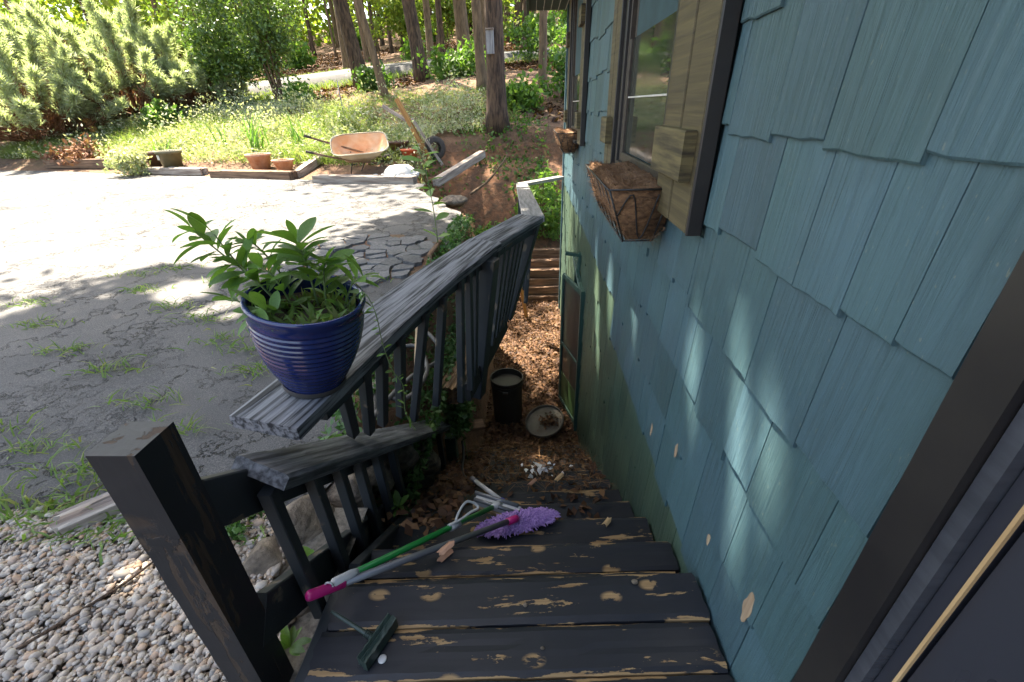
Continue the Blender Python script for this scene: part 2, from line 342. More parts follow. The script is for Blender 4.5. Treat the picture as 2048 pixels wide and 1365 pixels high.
# ------------------------------------------------------------------ terrain
def ss(a,b,x):
    t=min(1,max(0,(x-a)/(b-a))); return t*t*(3-2*t)
def za(x,y): return -.17+.016*min(max(y,0),10)
def edge_s(x,y): return (y-(8.6-.3*min(x,2)))*.958
def gbase(x,y):
    s=edge_s(x,y); z=za(x,y)
    if s<=0: return z
    return z+.29*s-.005*s*s if s<18 else z+3.6+.2*(s-18)
def pit_left(y):
    if y<3: return -.70
    if y<6: return -.70+.10*ss(3,4,y)
    return -.60-1.2*ss(6.3,8.6,y)
def pit_floor(y):
    if y<1.0: return -.4
    if y<4.0: return -.45-1.75*(y-1.0)/3.0
    if y<8.3: return -2.2
    return -2.2+2.3*ss(8.3,11.2,y)
def gz(x,y):
    b=gbase(x,y)
    if y<=.5: return b if x<-.75 else b-.25*ss(-.75,-.6,x)
    pl=pit_left(y); wd=.22 if y<6 else .22+.9*ss(6.3,8.6,y)
    k=ss(pl-wd,pl,x)*(1-ss(11.2,11.8,y))*ss(.5,1.1,y)
    return b+(min(pit_floor(y),b)-b)*k if k>0 else b
def hash2(x,y):
    return (math.sin(x*1.7+y*.6)+math.sin(x*.45-y*1.3+1.7)+math.sin(x*3.1+y*2.7+.4)*.4)/2.4
def ground():
    xs=list(np.arange(-70,-16,2.0))+list(np.arange(-16,-3,.5))+list(np.arange(-3,1.0,.09))+list(np.arange(1.0,8,.5))+list(np.arange(8,60,3.0))
    ys=list(np.arange(-20,-1,1.0))+list(np.arange(-1,13,.11))+list(np.arange(13,30,.5))+list(np.arange(30,100,2.0))
    V=[];F=[]
    for y in ys:
        for x in xs:
            z=gz(x,y); s=edge_s(x,y)
            if s>.3: z+=.07*hash2(x*1.3,y*1.3)*min(1,s)
            if s>3: z+=.25*hash2(x*.3,y*.3)
            inp = z<gbase(x,y)-.15
            if inp: z+=rnd.uniform(-.025,.025)
            V.append((x,y,z-.006))
    nx=len(xs)
    for j in range(len(ys)-1):
        for i in range(nx-1):
            a=j*nx+i; F.append((a,a+1,a+nx+1,a+nx))
    o=obj('ground',mesh(V,F,True),MAT['soil']); o.data.materials.append(MAT['clay'])
    for p in o.data.polygons:
        c=p.center
        if -2.6<c.x<1.2 and 8.2<c.y<12 and -1.75<c.z<gbase(c.x,c.y)-.22: p.material_index=1
    struct(o,'brown forest soil and dirt bank'); return o
ground()
# driveway sheet with ragged right edge
def right_edge(y):
    r=-.98+.05*math.sin(y*5)+.04*math.sin(y*13+1)
    if y>6.2: r-=1.15*ss(6.2,9,y)
    return r
def driveway():
    V=[];F=[]; ys=list(np.arange(1.30,9.2,.1)); n=70
    for y0 in ys:
        t=(y0-ys[0])/(ys[-1]-ys[0])
        for i in range(n+1):
            u=(i/n)**.45; xr=right_edge(y0); x=-26+(xr+26)*u
            # near and far edges run askew
            yn=1.26+.03*math.sin(x*3)+(-.0*(x+1))-.10*ss(-1.2,-2.4,x)
            yf=8.6-.3*min(x,2)+.03*math.sin(x*4)
            y=yn+(yf-yn)*t
            V.append((x,y,za(x,y)+.012+.018*hash2(x*.8,y*.8)))
    for j in range(len(ys)-1):
        for i in range(n):
            a=j*(n+1)+i; F.append((a,a+1,a+n+2,a+n+1))
    o=obj('driveway',mesh(V,F,True),MAT['asphalt']); struct(o,'cracked grey asphalt driveway'); return o
drive=driveway()
def cell_chunks():
    r=random.Random(4); pts=[]
    while len(pts)<105:
        x,y=r.uniform(-3.05,-1.0),r.uniform(3.55,5.6)
        if all((x-a)**2+(y-b)**2>.12**2 for a,b in pts): pts.append((x,y))
        elif r.random()<.02: pts.append((x,y))
    for (cx,cy) in pts:
        e=((cx+1.9)/.92)**2+((cy-4.6)/.82)**2
        if e>1 or cx>-1.12: continue
        poly=[Vector((cx+a*.22,cy+b*.22)) for a,b in ((-1,-1),(1,-1),(1,1),(-1,1))]; c=Vector((cx,cy))
        for (ox,oy) in pts:
            if (ox,oy)==(cx,cy) or (ox-cx)**2+(oy-cy)**2>.3: continue
            o=Vector((ox,oy)); mdp=(c+o)/2; n=(o-c).normalized(); out=[]
            for q in range(len(poly)):
                a,b=poly[q],poly[(q+1)%len(poly)]; da,db=(a-mdp).dot(n),(b-mdp).dot(n)
                if da<=0: out.append(a)
                if da*db<0: out.append(a+(b-a)*(da/(da-db)))
            poly=out
            if len(poly)<3: break
        if len(poly)<3: continue
        # break the straight edges up
        fine=[]
        for q in range(len(poly)):
            a,b=poly[q],poly[(q+1)%len(poly)]; fine.append(a)
            if (b-a).length>.07: fine.append((a+b)/2+Vector((r.gauss(0,.008),r.gauss(0,.008))))
        k=len(fine); h=r.uniform(.008,.030); sh=r.uniform(.86,.94); top=[];bot=[]
        for p in fine:
            d=(p-c)*sh; top.append((d.x,d.y,h+r.uniform(-.003,.003))); bot.append((d.x*1.04,d.y*1.04,-.03))
        V=top+bot; F=[tuple(range(k))]+[(k+q,k+(q+1)%k,(q+1)%k,q) for q in range(k)]
        M=T(cx,cy,za(cx,cy)+.020+.018*hash2(cx*.8,cy*.8))@Euler((r.uniform(-.07,.07),r.uniform(-.07,.07),0)).to_matrix().to_4x4()
        obj('asphalt_chunk',mesh(V,F),MAT['chunk'],drive,M)
    drive.data.materials.append(MAT['soil'])
    for p in drive.data.polygons:
        if ((p.center.x+1.9)/.95)**2+((p.center.y-4.6)/.85)**2<1: p.material_index=1
cell_chunks()
# road on the hill
def road():
    pts=[(-40,15.0,.4),(-24,17.0,1.1),(-13.7,19.2,1.75),(-9.8,20.9,2.3),(-5.9,22.5,2.85),(-1.6,24.1,3.3),(5,26,3.9),(20,31,5.0)]
    P=spline(pts,8); V=[];F=[]
    for i,p in enumerate(P):
        d=(P[min(i+1,len(P)-1)]-P[max(0,i-1)]).normalized(); nrm=Vector((-d.y,d.x,0))
        for k in range(9):
            q=p+nrm*((k/8-.5)*2.5); V.append((q.x,q.y,gbase(q.x,q.y)+.30+ (.03 if 0<k<8 else -.25)))
    for i in range(len(P)-1):
        for k in range(8): a=i*9+k; F.append((a,a+9,a+10,a+1))
    o=obj('road',mesh(V,F,True),MAT['road']); struct(o,'narrow grey road climbing through the woods')
    return P
roadP=road()
# gravel bed
def ico(sub=1):
    bm=bmesh.new(); bmesh.ops.create_icosphere(bm,subdivisions=sub,radius=1); bm.verts.ensure_lookup_table()
    V=np.array([v.co[:] for v in bm.verts]); F=np.array([[v.index for v in f.verts] for f in bm.faces]); bm.free(); return V,F
def gravel():
    V=[];F=[]
    for j in range(14):
        for i in range(20):
            x=-3.4+i*.142; y=-.9+j*.19; V.append((x,min(y,1.3),-.158+.006*math.sin(i*3+j)))
    F=[(j*20+i,j*20+i+1,j*20+i+21,j*20+i+20) for j in range(13) for i in range(19)]
    struct(obj('gravel_bed',mesh(V,F),MAT['gravelbase']),'sandy ground under the pebbles')
    iv,ifc=ico(2); n=19500
    x=rng.uniform(-2.45,-.80,n); y=rng.uniform(.33,1.3,n)
    lim=1.24+0*x; ok=(y<lim)&((x<-.93)|(y<.9)); x,y=x[ok],y[ok]; n=len(x)
    sz=rng.gamma(6,.00138,n).clip(.0035,.022); lay=rng.random(n)
    ax=np.stack([sz*rng.uniform(.95,1.5,n),sz*rng.uniform(.7,1.0,n),sz*rng.uniform(.45,.75,n)],1)
    ang=rng.uniform(0,6.28,n); tl=rng.normal(0,.3,n); tl2=rng.normal(0,.3,n)
    ca,sa=np.cos(ang),np.sin(ang); bumpy=1+rng.normal(0,.07,(n,len(iv),1))
    P=iv[None]*ax[:,None,:]*bumpy
    p=P.copy(); p[...,2]=P[...,2]*np.cos(tl)[:,None]+P[...,0]*np.sin(tl)[:,None]; p[...,0]=P[...,0]*np.cos(tl)[:,None]-P[...,2]*np.sin(tl)[:,None]
    q=p.copy(); q[...,0]=p[...,0]*ca[:,None]-p[...,1]*sa[:,None]; q[...,1]=p[...,0]*sa[:,None]+p[...,1]*ca[:,None]
    q+=np.stack([x,y,-.150+lay*.022+sz*.2],1)[:,None,:]
    F=(ifc[None]+np.arange(n)[:,None,None]*len(iv)).reshape(-1,3)
    stuff(obj('gravel',npmesh(q.reshape(-1,3),F,True),MAT['pebble']),'grey and tan river pebbles beside the landing post','gravel')
gravel()

# ------------------------------------------------------------------ foliage builders
def leaf_quads(P, size, aspect=.5, up=.3, jit=.35, nrm=None, fold=.0):
    """rhombus leaves at points P"""
    n=len(P); d=rng.normal(0,1,(n,3)); d[:,2]+=up; d/=np.linalg.norm(d,axis=1)[:,None]
    if nrm is None: b=rng.normal(0,1,(n,3))
    else: b=nrm+rng.normal(0,jit,(n,3))
    s=np.cross(d,b); s/=np.linalg.norm(s,axis=1)[:,None]+1e-9
    L=(size*rng.uniform(.6,1.4,n))[:,None]
    nn=np.cross(s,d)
    V=np.stack([P-d*L*.5, P+s*L*aspect*.5+nn*L*.08, P+d*L*.5, P-s*L*aspect*.5+nn*L*.08],1).reshape(-1,3)
    F=np.arange(n*4).reshape(n,4); return V,F
def clumps(c, R, nclump, per, cr, squash=(1,1,1), shell=.5):
    """points in clumps through an ellipsoid"""
    u=rng.normal(0,1,(nclump,3)); u/=np.linalg.norm(u,axis=1)[:,None]; rr=(shell+(1-shell)*rng.random(nclump))**.7
    C=np.array(c)+u*rr[:,None]*np.array(R); cs=cr*rng.uniform(.6,1.4,nclump)
    P=C[:,None,:]+rng.normal(0,1,(nclump,per,3))*cs[:,None,None]*np.array(squash)*.6
    return P.reshape(-1,3)
def trunk_mesh(pts, r0, r1, n=10, seed=0):
    r=random.Random(seed); P=spline(pts,5); rr=[r0*(1.35 if i==0 else 1)+(r1-r0)*i/(len(P)-1) for i in range(len(P))]
    rr[0]=r0*1.45
    if len(rr)>2: rr[1]=r0*1.1
    V,F=tube_data(P,rr,n); return mesh(V,F,True)
def crown_of(name,P,size,mat,parent,aspect=.5,up=.1):
    V,F=leaf_quads(P,size,aspect,up); return obj(name,npmesh(V,F),mat,parent)

# ------------------------------------------------------------------ shade tree left of the view
st=thing('shade_tree','tall broadleaf tree left of the driveway that shades the porch','tree',(-8.6,3.4,-.2))
obj('trunk',trunk_mesh([(-8.6,3.4,-.3),(-8.4,3.5,3),(-7.8,3.9,6),(-7.0,4.2,8)],.30,.14,12),MAT['bark'],st)
for k,(e) in enumerate([(-4.6,9.2,9.4),(-2.8,6.2,9.6),(-4.0,2.2,9.3),(-7.5,7.2,9.6),(-9.5,1.5,9)]):
    obj('branch',trunk_mesh([(-7.9,3.8,5.4+.4*k),((-7.9+e[0])/2,(3.8+e[1])/2,8.4),e],.11,.03,8),MAT['bark'],st)
def shade_ok(P):
    gx=P[:,0]+P[:,2]*.577*.64; gy=P[:,1]-P[:,2]*.577*.77
    lim=4.55+.35*np.sin(gx*1.9)+.25*np.sin(gx*4.7+1)
    return gy<lim  # crown trimmed so its ground shadow stops along this wavy edge
P=np.concatenate([clumps((-5.4,4.2,9.2),(4.9,4.9,2.0),300,56,.50,shell=.15), clumps((-3.6,4.9,9.4),(3.2,3.6,1.6),110,56,.42,shell=.1), clumps((-2.5,5.3,9.2),(1.9,2.9,1.1),130,60,.40,shell=.0), clumps((-4.6,3.4,9.0),(2.2,2.2,1.0),70,60,.40,shell=.0), clumps((-6.2,6.3,9.2),(2.8,2.2,1.0),130,60,.40,shell=.0)])
P=P[shade_ok(P)&(P[:,2]>5.5)]
P=np.concatenate([P,clumps((-4.6,9.3,9.3),(1.7,1.6,.9),62,50,.40,shell=.0),clumps((-3.3,8.4,9.2),(1.0,1.0,.6),22,50,.35,shell=.0)])  # extra crown lobes added to shade the stairwell floor
sv=np.array(sdir[:])
for (gx,gy,gz_,gr_) in ((.56,1.30,.52,.13),(.56,1.02,.70,.13),(.56,1.62,.72,.09),(.56,.78,.60,.10),(.56,.80,.20,.10),(.56,2.2,.40,.10),(.56,2.9,.1,.14),(.56,3.4,-.2,.18),(-.6,1.0,.2,.08),(-2.6,3.3,-.1,.25),(-4.6,3.0,-.1,.25),(-3.2,3.7,-.1,.30),(-.1,2.0,-.78,.08),(-1.45,.95,-.15,.10)):
    q=P-np.array([gx,gy,gz_]); dd=q-(q@sv)[:,None]*sv; P=P[np.linalg.norm(dd,axis=1)>gr_]  # gaps shaped into the unseen crown along sun rays to place light flecks
crown_of('crown',P,.24,MAT['leaf_mid'],st,.6)

# ------------------------------------------------------------------ house
WX=.56; ROW=.2753; ROW0=1.276
house=thing('house','blue green shingled house wall with dark windows beside the steps','house',(WX,3,-2.2))
HB=lambda x0,x1,y0,y1,z0,z1,name,mat,parent=house: beam(name,((x0+x1)/2,y0,(z0+z1)/2),((x0+x1)/2,y1,(z0+z1)/2),x1-x0,z1-z0,mat,parent)
YE=7.85
wall=obj('wall',mesh([(WX+.012,.5,-2.4),(WX+.012,YE,-2.4),(WX+.012,YE,2.75),(WX+.012,.5,2.75),(6.5,YE,-2.4),(6.5,YE,2.75),(6.5,-6,-2.4),(6.5,-6,2.75),(WX+.012,-6,-2.4),(WX+.012,-6,2.75),(WX+.30,.5,-2.4),(WX+.30,.5,2.75),(WX+.30,-1.0,-2.4),(WX+.30,-1.0,2.75),(WX+.012,-1.0,-2.4),(WX+.012,-1.0,2.75)],
  [(0,3,2,1),(1,2,5,4),(4,5,7,6),(6,7,9,8),(8,9,15,14),(14,15,13,12),(12,13,11,10),(10,11,3,0)]),MAT['wallback'],house)
openings=[(1.44,3.36,.955,2.8),(4.95,7.15,.955,2.8),(4.28,5.02,-2.3,-.36)]
def blocked(y0,y1,z0,z1):
    for a,b,c,d in openings:
        if y1>a+.02 and y0<b-.02 and z1>c+.03 and z0<d-.03: return (a,b,c,d)
    return None
def shingle_mesh(wd, h, seed):
    r=random.Random(seed); n=5; t0,t1=.015,.003
    V=[];F=[]
    for i in range(n+1):
        y=-wd/2+wd*i/n; wob=r.uniform(-.0035,.0035)
        V+= [(-t0+.003,y,wob),(-t0,y,.004+wob),(-t1,y,h),(0.006,y,h),(0.006,y,wob)]
    for i in range(n):
        for k in range(4): a=i*5+k; F.append((a,a+5,a+6,a+1))
        F.append((i*5+4,i*5+9,i*5+5,i*5))
    F.append((0,1,2,3,4)); b=n*5; F.append((b+4,b+3,b+2,b+1,b)); return mesh(V,F)
def cam_proj(p):
    d=Vector(p)-Vector((0,0,CAMZ)); k=d.dot(_F2)
    return (d.dot(_R2)/k*880.9+1024, 682.5-d.dot(_U2)/k*880.9, k) if k>.02 else None
widths=[.10,.13,.155,.18,.21,.24,.27]; SM={}
specs=[]
for row in range(-13,6):
    zb=ROW0+ROW*row; y=.505+rnd.uniform(-.1,0); 
    while y<YE-.01:
        wd=rnd.choices(widths,[1,2,3,4,3,3,1])[0]; y0,y1=max(y,.505),min(y+wd,YE); y+=wd
        if y1-y0<.03: continue
        h=ROW+.045; dz=rnd.choice([0,0,0,-.014,.012,-.026,.018])
        b=blocked(y0,y1,zb+dz,zb+ROW)
        if b:
            a,bb,c,d=b; parts=[]
            if y0<a-.02: parts.append((y0,a-.003,zb+dz,h))
            if y1>bb+.02: parts.append((bb+.003,y1,zb+dz,h))
            if zb+.03<c<zb+ROW: parts.append((max(y0,a),min(y1,bb),zb+dz,c-zb-.004-dz))
            if zb<d<zb+ROW-.03: parts.append((max(y0,a),min(y1,bb),d+.003,zb+h-d))
            for (p,q,z,hh) in parts:
                if q-p>.02: specs.append((p,q,z,hh,row))
        else: specs.append((y0,y1,zb+dz,h,row))
def score(s):
    p=cam_proj((WX,(s[0]+s[1])/2,s[2]+.13))
    if not p or not(-60<p[0]<2110 and -60<p[1]<1420): return -1
    a=cam_proj((WX,s[0],s[2]+.13)); b=cam_proj((WX,s[1],s[2]+.13))
    return abs(a[0]-b[0])*s[3]/p[2]
specs.sort(key=score,reverse=True); rest=[[],[]]
for i,s in enumerate(specs):
    y0,y1,z,h,row=s; green = row<=-6 or (row==-5 and y0>2.6)
    key=(round(y1-y0-.003,3),round(h,3),i%4 if i<300 else 0)
    M=T(WX+.004,(y0+y1)/2,z)
    if i<300:
        kk=(key,green)
        if kk not in SM: SM[kk]=shingle_mesh(key[0],key[1],hash(key)%999)
        obj('shingle',SM[kk],MAT['shingle_green' if green else 'shingle'],wall,M)
    else: rest[int(green)].append((M,key))
for g,lst in enumerate(rest):
    V=[];F=[]
    for M,key in lst:
        if key not in SM: SM[key]=shingle_mesh(key[0],key[1],hash(key)%999)
        me=SM[key]; o=len(V); V+=[tuple(M@v.co) for v in me.vertices]; F+=[tuple(o+q for q in p.vertices) for p in me.polygons]
    stuff(obj('far_shingles',mesh(V,F),MAT['shingle_green' if g else 'shingle'],wall))
# bare patches where the paint has flaked off
for y,z,sc in ((.69,.205,.050),(1.30,.18,.032),(1.62,.02,.034),(.95,.13,.024)):
    r=random.Random(int(y*100)); k=15; zr=ROW0+ROW*math.floor((z-ROW0)/ROW)
    V=[]
    for q in range(k):
        a=2*math.pi*q/k; yy=sc*.42*math.cos(a)*r.uniform(.6,1.15); zz=sc*1.15*math.sin(a)*r.uniform(.65,1.1); xx=-.015+.012*(z+zz-zr)/(ROW+.045); V.append((xx-.0012,yy,zz))
    obj('bare_patch',mesh(V+[(v[0]+.0022,v[1],v[2]) for v in V],[tuple(range(k))]+[(q,(q+1)%k,k+(q+1)%k,k+q) for q in range(k)]),MAT['barewood'],wall,T(WX+.004,y,z))
HB(WX-.03,WX+.02,YE,YE+.09,-2.3,2.6,'corner_board',MAT['shingle'])
# roof eave
HB(-.02,6.6,-6,8.25,2.60,2.64,'soffit',MAT['soffit'])
HB(-.06,-.02,-6,8.27,2.55,2.80,'fascia',MAT['soffit'])
for k in range(5): HB(.08+.11*k,.088+.11*k,-3,8.24,2.592,2.603,'soffit_batten',MAT['white'])
obj('roof',mesh([(-.12,-6.2,2.80),(-.12,8.4,2.80),(3.6,8.4,4.5),(3.6,-6.2,4.5),(7,8.4,2.9),(7,-6.2,2.9)],[(0,3,2,1),(3,5,4,2)]),MAT['roof'],house)
def window(y0,y1,z0,z1,lab,shut):
    wn=thing_part=obj('window',chamfer_mesh(y1-y0,.05,.05,.004),MAT['blacktrim'],house,frame((WX-.008,y0,z0-.02),(WX-.008,y1,z0-.02)))
    wn['label']=lab
    B=lambda n,ya,yb,za_,zb_,xa,xb,m: beam(n,((xa+xb)/2,(ya+yb)/2,za_),((xa+xb)/2,(ya+yb)/2,zb_),xb-xa,yb-ya,m,wn,(0,1,0))
    for s in (0,1):
        ye=y0 if s==0 else y1; sg=1 if s==0 else -1
        a,b=sorted((ye,ye+sg*.045)); B('jamb',a,b,z0,z1,WX-.035,WX+.02,MAT['blacktrim'])
        a,b=sorted((ye+sg*.047,ye+sg*.068)); B('jamb_stop',a,b,z0+.005,z1,WX-.018,WX+.02,MAT['browntrim'])
    ya,yb=y0+.07,y1-.07; zm=z0+.60
    for (zl,zh,xo,n) in ((z0+.005,zm+.02,0,'sash'),(zm-.02,z1,.022,'sash')):
        sh=beam(n,(WX-.004+xo,ya,zl+.025),(WX-.004+xo,yb,zl+.025),.022,.05,MAT['browntrim'],wn)
        for yy in (ya+.018,yb-.018):
            beam('stile',(WX-.0035+xo,yy,zl+.05),(WX-.0035+xo,yy,zh),.022,.036,MAT['browntrim'],wn,(0,1,0))
        beam('pane',(WX+.004+xo,ya+.02,(zl+zh)/2+.03),(WX+.004+xo,yb-.02,(zl+zh)/2+.03),.006,zh-zl-.05,MAT['pane'],wn,c=.001)
        beam('muntin',(WX-.002+xo,ya+.035,(zl*.45+zh*.55)),(WX-.002+xo,yb-.035,(zl*.45+zh*.55)),.008,.008,MAT['white'],wn,c=.001)
    beam('sill',(WX-.05,y0-.01,z0-.062),(WX-.05,y1+.01,z0-.062),.06,.03,MAT['blacktrim'],wn)
    return wn
def shutter(y0,y1,z0,z1,near,lab):
    bk=beam('shutter',(WX-.020,(y0+y1)/2,z0+.004),(WX-.020,(y0+y1)/2,z1),.022,y1-y0,MAT['blacktrim'],house,(0,1,0)); bk['label']=lab
    n=2 if y1-y0>.2 else 1; wd=(y1-y0-.012-.016*(n-1))/n
    for k in range(n):
        ya=y0+.006+k*(wd+.016); beam('board',(WX-.043,ya+wd/2,z0),(WX-.043,ya+wd/2,z1),.024,wd,MAT['olive'],bk,(0,1,0))
    for zz in (z0+.23,z1-.5):
        beam('cross_block',(WX-.075,y0+.03,zz),(WX-.075,y1-.03,zz),.038,.15,MAT['oliveh'],bk)
    # black painted edge strip
    beam('edge_strip',(WX-.032,y0-.008,z0-.004),(WX-.032,y0-.008,z1),.050,.014,MAT['blacktrim'],bk,(0,1,0))
window(1.93,3.00,1.03,2.58,'dark double hung window over the coir basket',None)
shutter(1.46,1.885,.965,2.58,True,'olive board shutter nearest the camera with a thick cross block')
shutter(3.03,3.32,.965,2.58,False,'olive shutter on the far side of the near window')
window(5.35,6.75,1.03,2.58,'far narrow looking window with cobwebs near the corner',None)
shutter(4.99,5.31,.965,2.58,True,'olive shutter on the near side of the far window')
shutter(6.79,7.11,.965,2.58,False,'olive shutter next to the house corner')
# near doorway
HB(WX-.035,WX+.025,.415,.480,-.03,2.6,'door_trim',MAT['blacktrim'])
HB(WX-.022,WX+.2,.392,.413,-.03,2.6,'door_jamb',MAT['metal'])
HB(WX-.006,WX+.05,.368,.390,-.03,2.6,'door_stile',MAT['doorpanel'])
HB(WX-.011,WX-.006,.3635,.368,-.03,2.6,'weather_strip',MAT['tan'])
HB(WX+.0,WX+.04,-.55,.361,-.03,2.6,'storm_door',MAT['doorpanel'])
HB(WX-.012,WX+.02,-.6,.51,-.06,-.02,'threshold',MAT['metal'])
# crawl space screen door, standing open
dr=beam('screen_door',(.545,4.34,-1.30),(.385,4.92,-1.30),.03,.035,MAT['greenpaint'],house); dr['label']='small green framed screen door standing ajar at the foot of the steps'
hA,hB=Vector((.545,4.34,0)),Vector((.385,4.92,0)); zt,zb_=-.42,-2.17
for (nm,p,q) in (('stile',hA,hA),('stile',hB,hB)):
    beam(nm,(p.x,p.y,zb_),(p.x,p.y,zt),.036,.05,MAT['greenpaint'],dr,(hB-hA).normalized())
for zz in (zt,zb_+.03,): beam('door_rail',(hA.x,hA.y,zz),(hB.x,hB.y,zz),.03,.06,MAT['greenpaint'],dr)
beam('mesh_screen',(hA.x,hA.y,(-1.30+zt)/2),(hB.x,hB.y,(-1.30+zt)/2),.003,zt+1.30,MAT['screen'],dr,c=.0005)
beam('mesh_screen',(hA.x,hA.y,(-1.30-1.72)/2),(hB.x,hB.y,(-1.30-1.72)/2),.003,.42,MAT['screen'],dr,c=.0005)
beam('kick_panel',(hA.x,hA.y,-1.93),(hB.x,hB.y,-1.93),.012,.44,MAT['kick'],dr)
for yy in (4.29,5.01): HB(WX-.045,WX+.02,yy-.03,yy+.03,-2.25,-.36,'door_frame',MAT['greenpaint'])
HB(WX-.046,WX+.02,4.322,4.978,-.42,-.362,'door_head',MAT['greenpaint'])
HB(WX-.004,WX+.012,4.322,4.978,-2.25,-.425,'door_dark_sheet',MAT['riser'])  # solid near-black sheet standing in for the unlit space behind the door
br=beam('wall_bracket',(WX-.005,4.78,-.14),(WX-.18,4.78,-.11),.05,.035,MAT['greenpaint'],house); br['label']='short green bracket above the screen door'
beam('bracket_foot',(WX-.02,4.78,-.30),(WX-.02,4.78,-.10),.03,.045,MAT['greenpaint'],br,(0,1,0))
beam('brace_arm',(WX-.02,4.40,-.45),(WX-.06,4.95,-.22),.045,.045,MAT['greenpaint'],house)

# ------------------------------------------------------------------ staircase
st=thing('staircase','dark painted wooden steps with peeling paint going down along the house','staircase',(-.04,.9,-.1))
FY=[.92,1.155,1.445,1.715,1.985,2.25,2.51,2.77,3.03,3.29,3.55,3.81]
FZ=[-.03,-.18,-.385,-.58,-.78,-.96,-1.135,-1.31,-1.49,-1.67,-1.85,-2.03]
SK=.053
def tread_board(y0,y1,z,seed,xl=-.63,xr=.545):
    r=random.Random(seed); xl+=r.uniform(-.02,.015); xr+=r.uniform(-.012,.004); yc=(y0+y1)/2
    A=(xl,yc+SK*(xl+.04),z-.019); B=(xr,yc+SK*(xr+.04),z-.019+r.uniform(-.003,.003))
    return rough_plank('tread_board',A,B,y1-y0-.006,.038,MAT['tread'],st,depth=.0018,ny=9,ds=.05,ragged=(.012,.006),seed=seed)
lb=[-.55,-.40,-.26,-.11,.04,.19,.335,.48,.625,.765,.92]
for k in range(len(lb)-1): tread_board(lb[k],lb[k+1],-.03,k+1)
for k in range(1,12):
    y1=FY[k]; y0=FY[k-1]-.005
    ym=(y0+y1)/2+rnd.uniform(-.01,.01)
    tread_board(y0,ym,FZ[k],50+2*k); tread_board(ym,y1,FZ[k],51+2*k)
    beam('riser',(-.61,FY[k-1]-.02+SK*-.57,(FZ[k]+FZ[k-1]-.04)/2-.0),(.54,FY[k-1]-.02+SK*.58,(FZ[k]+FZ[k-1]-.04)/2),.02,FZ[k-1]-FZ[k]-.045,MAT['riser'],st)
beam('stringer',(-.645,-.5,-.17),(-.645,.93,-.17),.04,.23,MAT['charcoal'],st)
beam('stringer',(-.645,.93,-.22),(-.645,3.85,-2.25),.04,.27,MAT['charcoal'],st)
beam('stringer',(.552,.90,-.25),(.552,3.85,-2.28),.012,.25,MAT['riser'],st)

# ------------------------------------------------------------------ railings
rl=thing('stair_railing','dark wooden stair handrail with square post sloping down the steps','railing',(-.74,.62,-.17))
post=rough_plank('post',(-.775,.633,-.30),(-.775,.633,.80),.100,.100,MAT['post'],rl,(-1,0,0),depth=.0035,ny=9,ds=.05,seed=91)
slope=(-1.025-.50)/(2.963-.847)
rough_plank('handrail_cap',(-.700,.815,.530),(-.700,2.95,.53+slope*2.135),.155,.040,MAT['railtop'],rl,(.30,0,1),depth=.0025,ragged=(.004,.03),seed=3)
beam('top_rail',(-.750,.66,.575),(-.750,2.86,.575+slope*2.2),.036,.125,MAT['charcoal'],rl)
beam('bottom_rail',(-.742,.67,.13),(-.742,2.75,.13+slope*2.08),.036,.14,MAT['charcoal'],rl)
for y,zt_,zb2 in ((.835,.465,-.12),(1.025,.37,-.23),(1.18,.26,-.34),(1.33,.15,-.46),(1.50,.03,-.58),(1.68,-.10,-.72),(2.6,-.77,-1.4)):
    beam('baluster',(-.696,y,zb2),(-.704,y-.015,zt_-.005),.038,.038,MAT['charcoal'],rl,(0,1,0),c=.003)
beam('post',(-.735,1.92,-1.6),(-.735,1.92,-.36),.09,.09,MAT['charcoal'],rl,(0,1,0))
beam('skirt_board',(-.74,1.95,-.98),(-.74,2.95,-1.70),.03,.30,MAT['charcoal'],rl)
beam('post',(-.70,2.95,-2.2),(-.70,2.95,-1.16),.09,.09,MAT['greenpaint'],rl,(0,1,0))

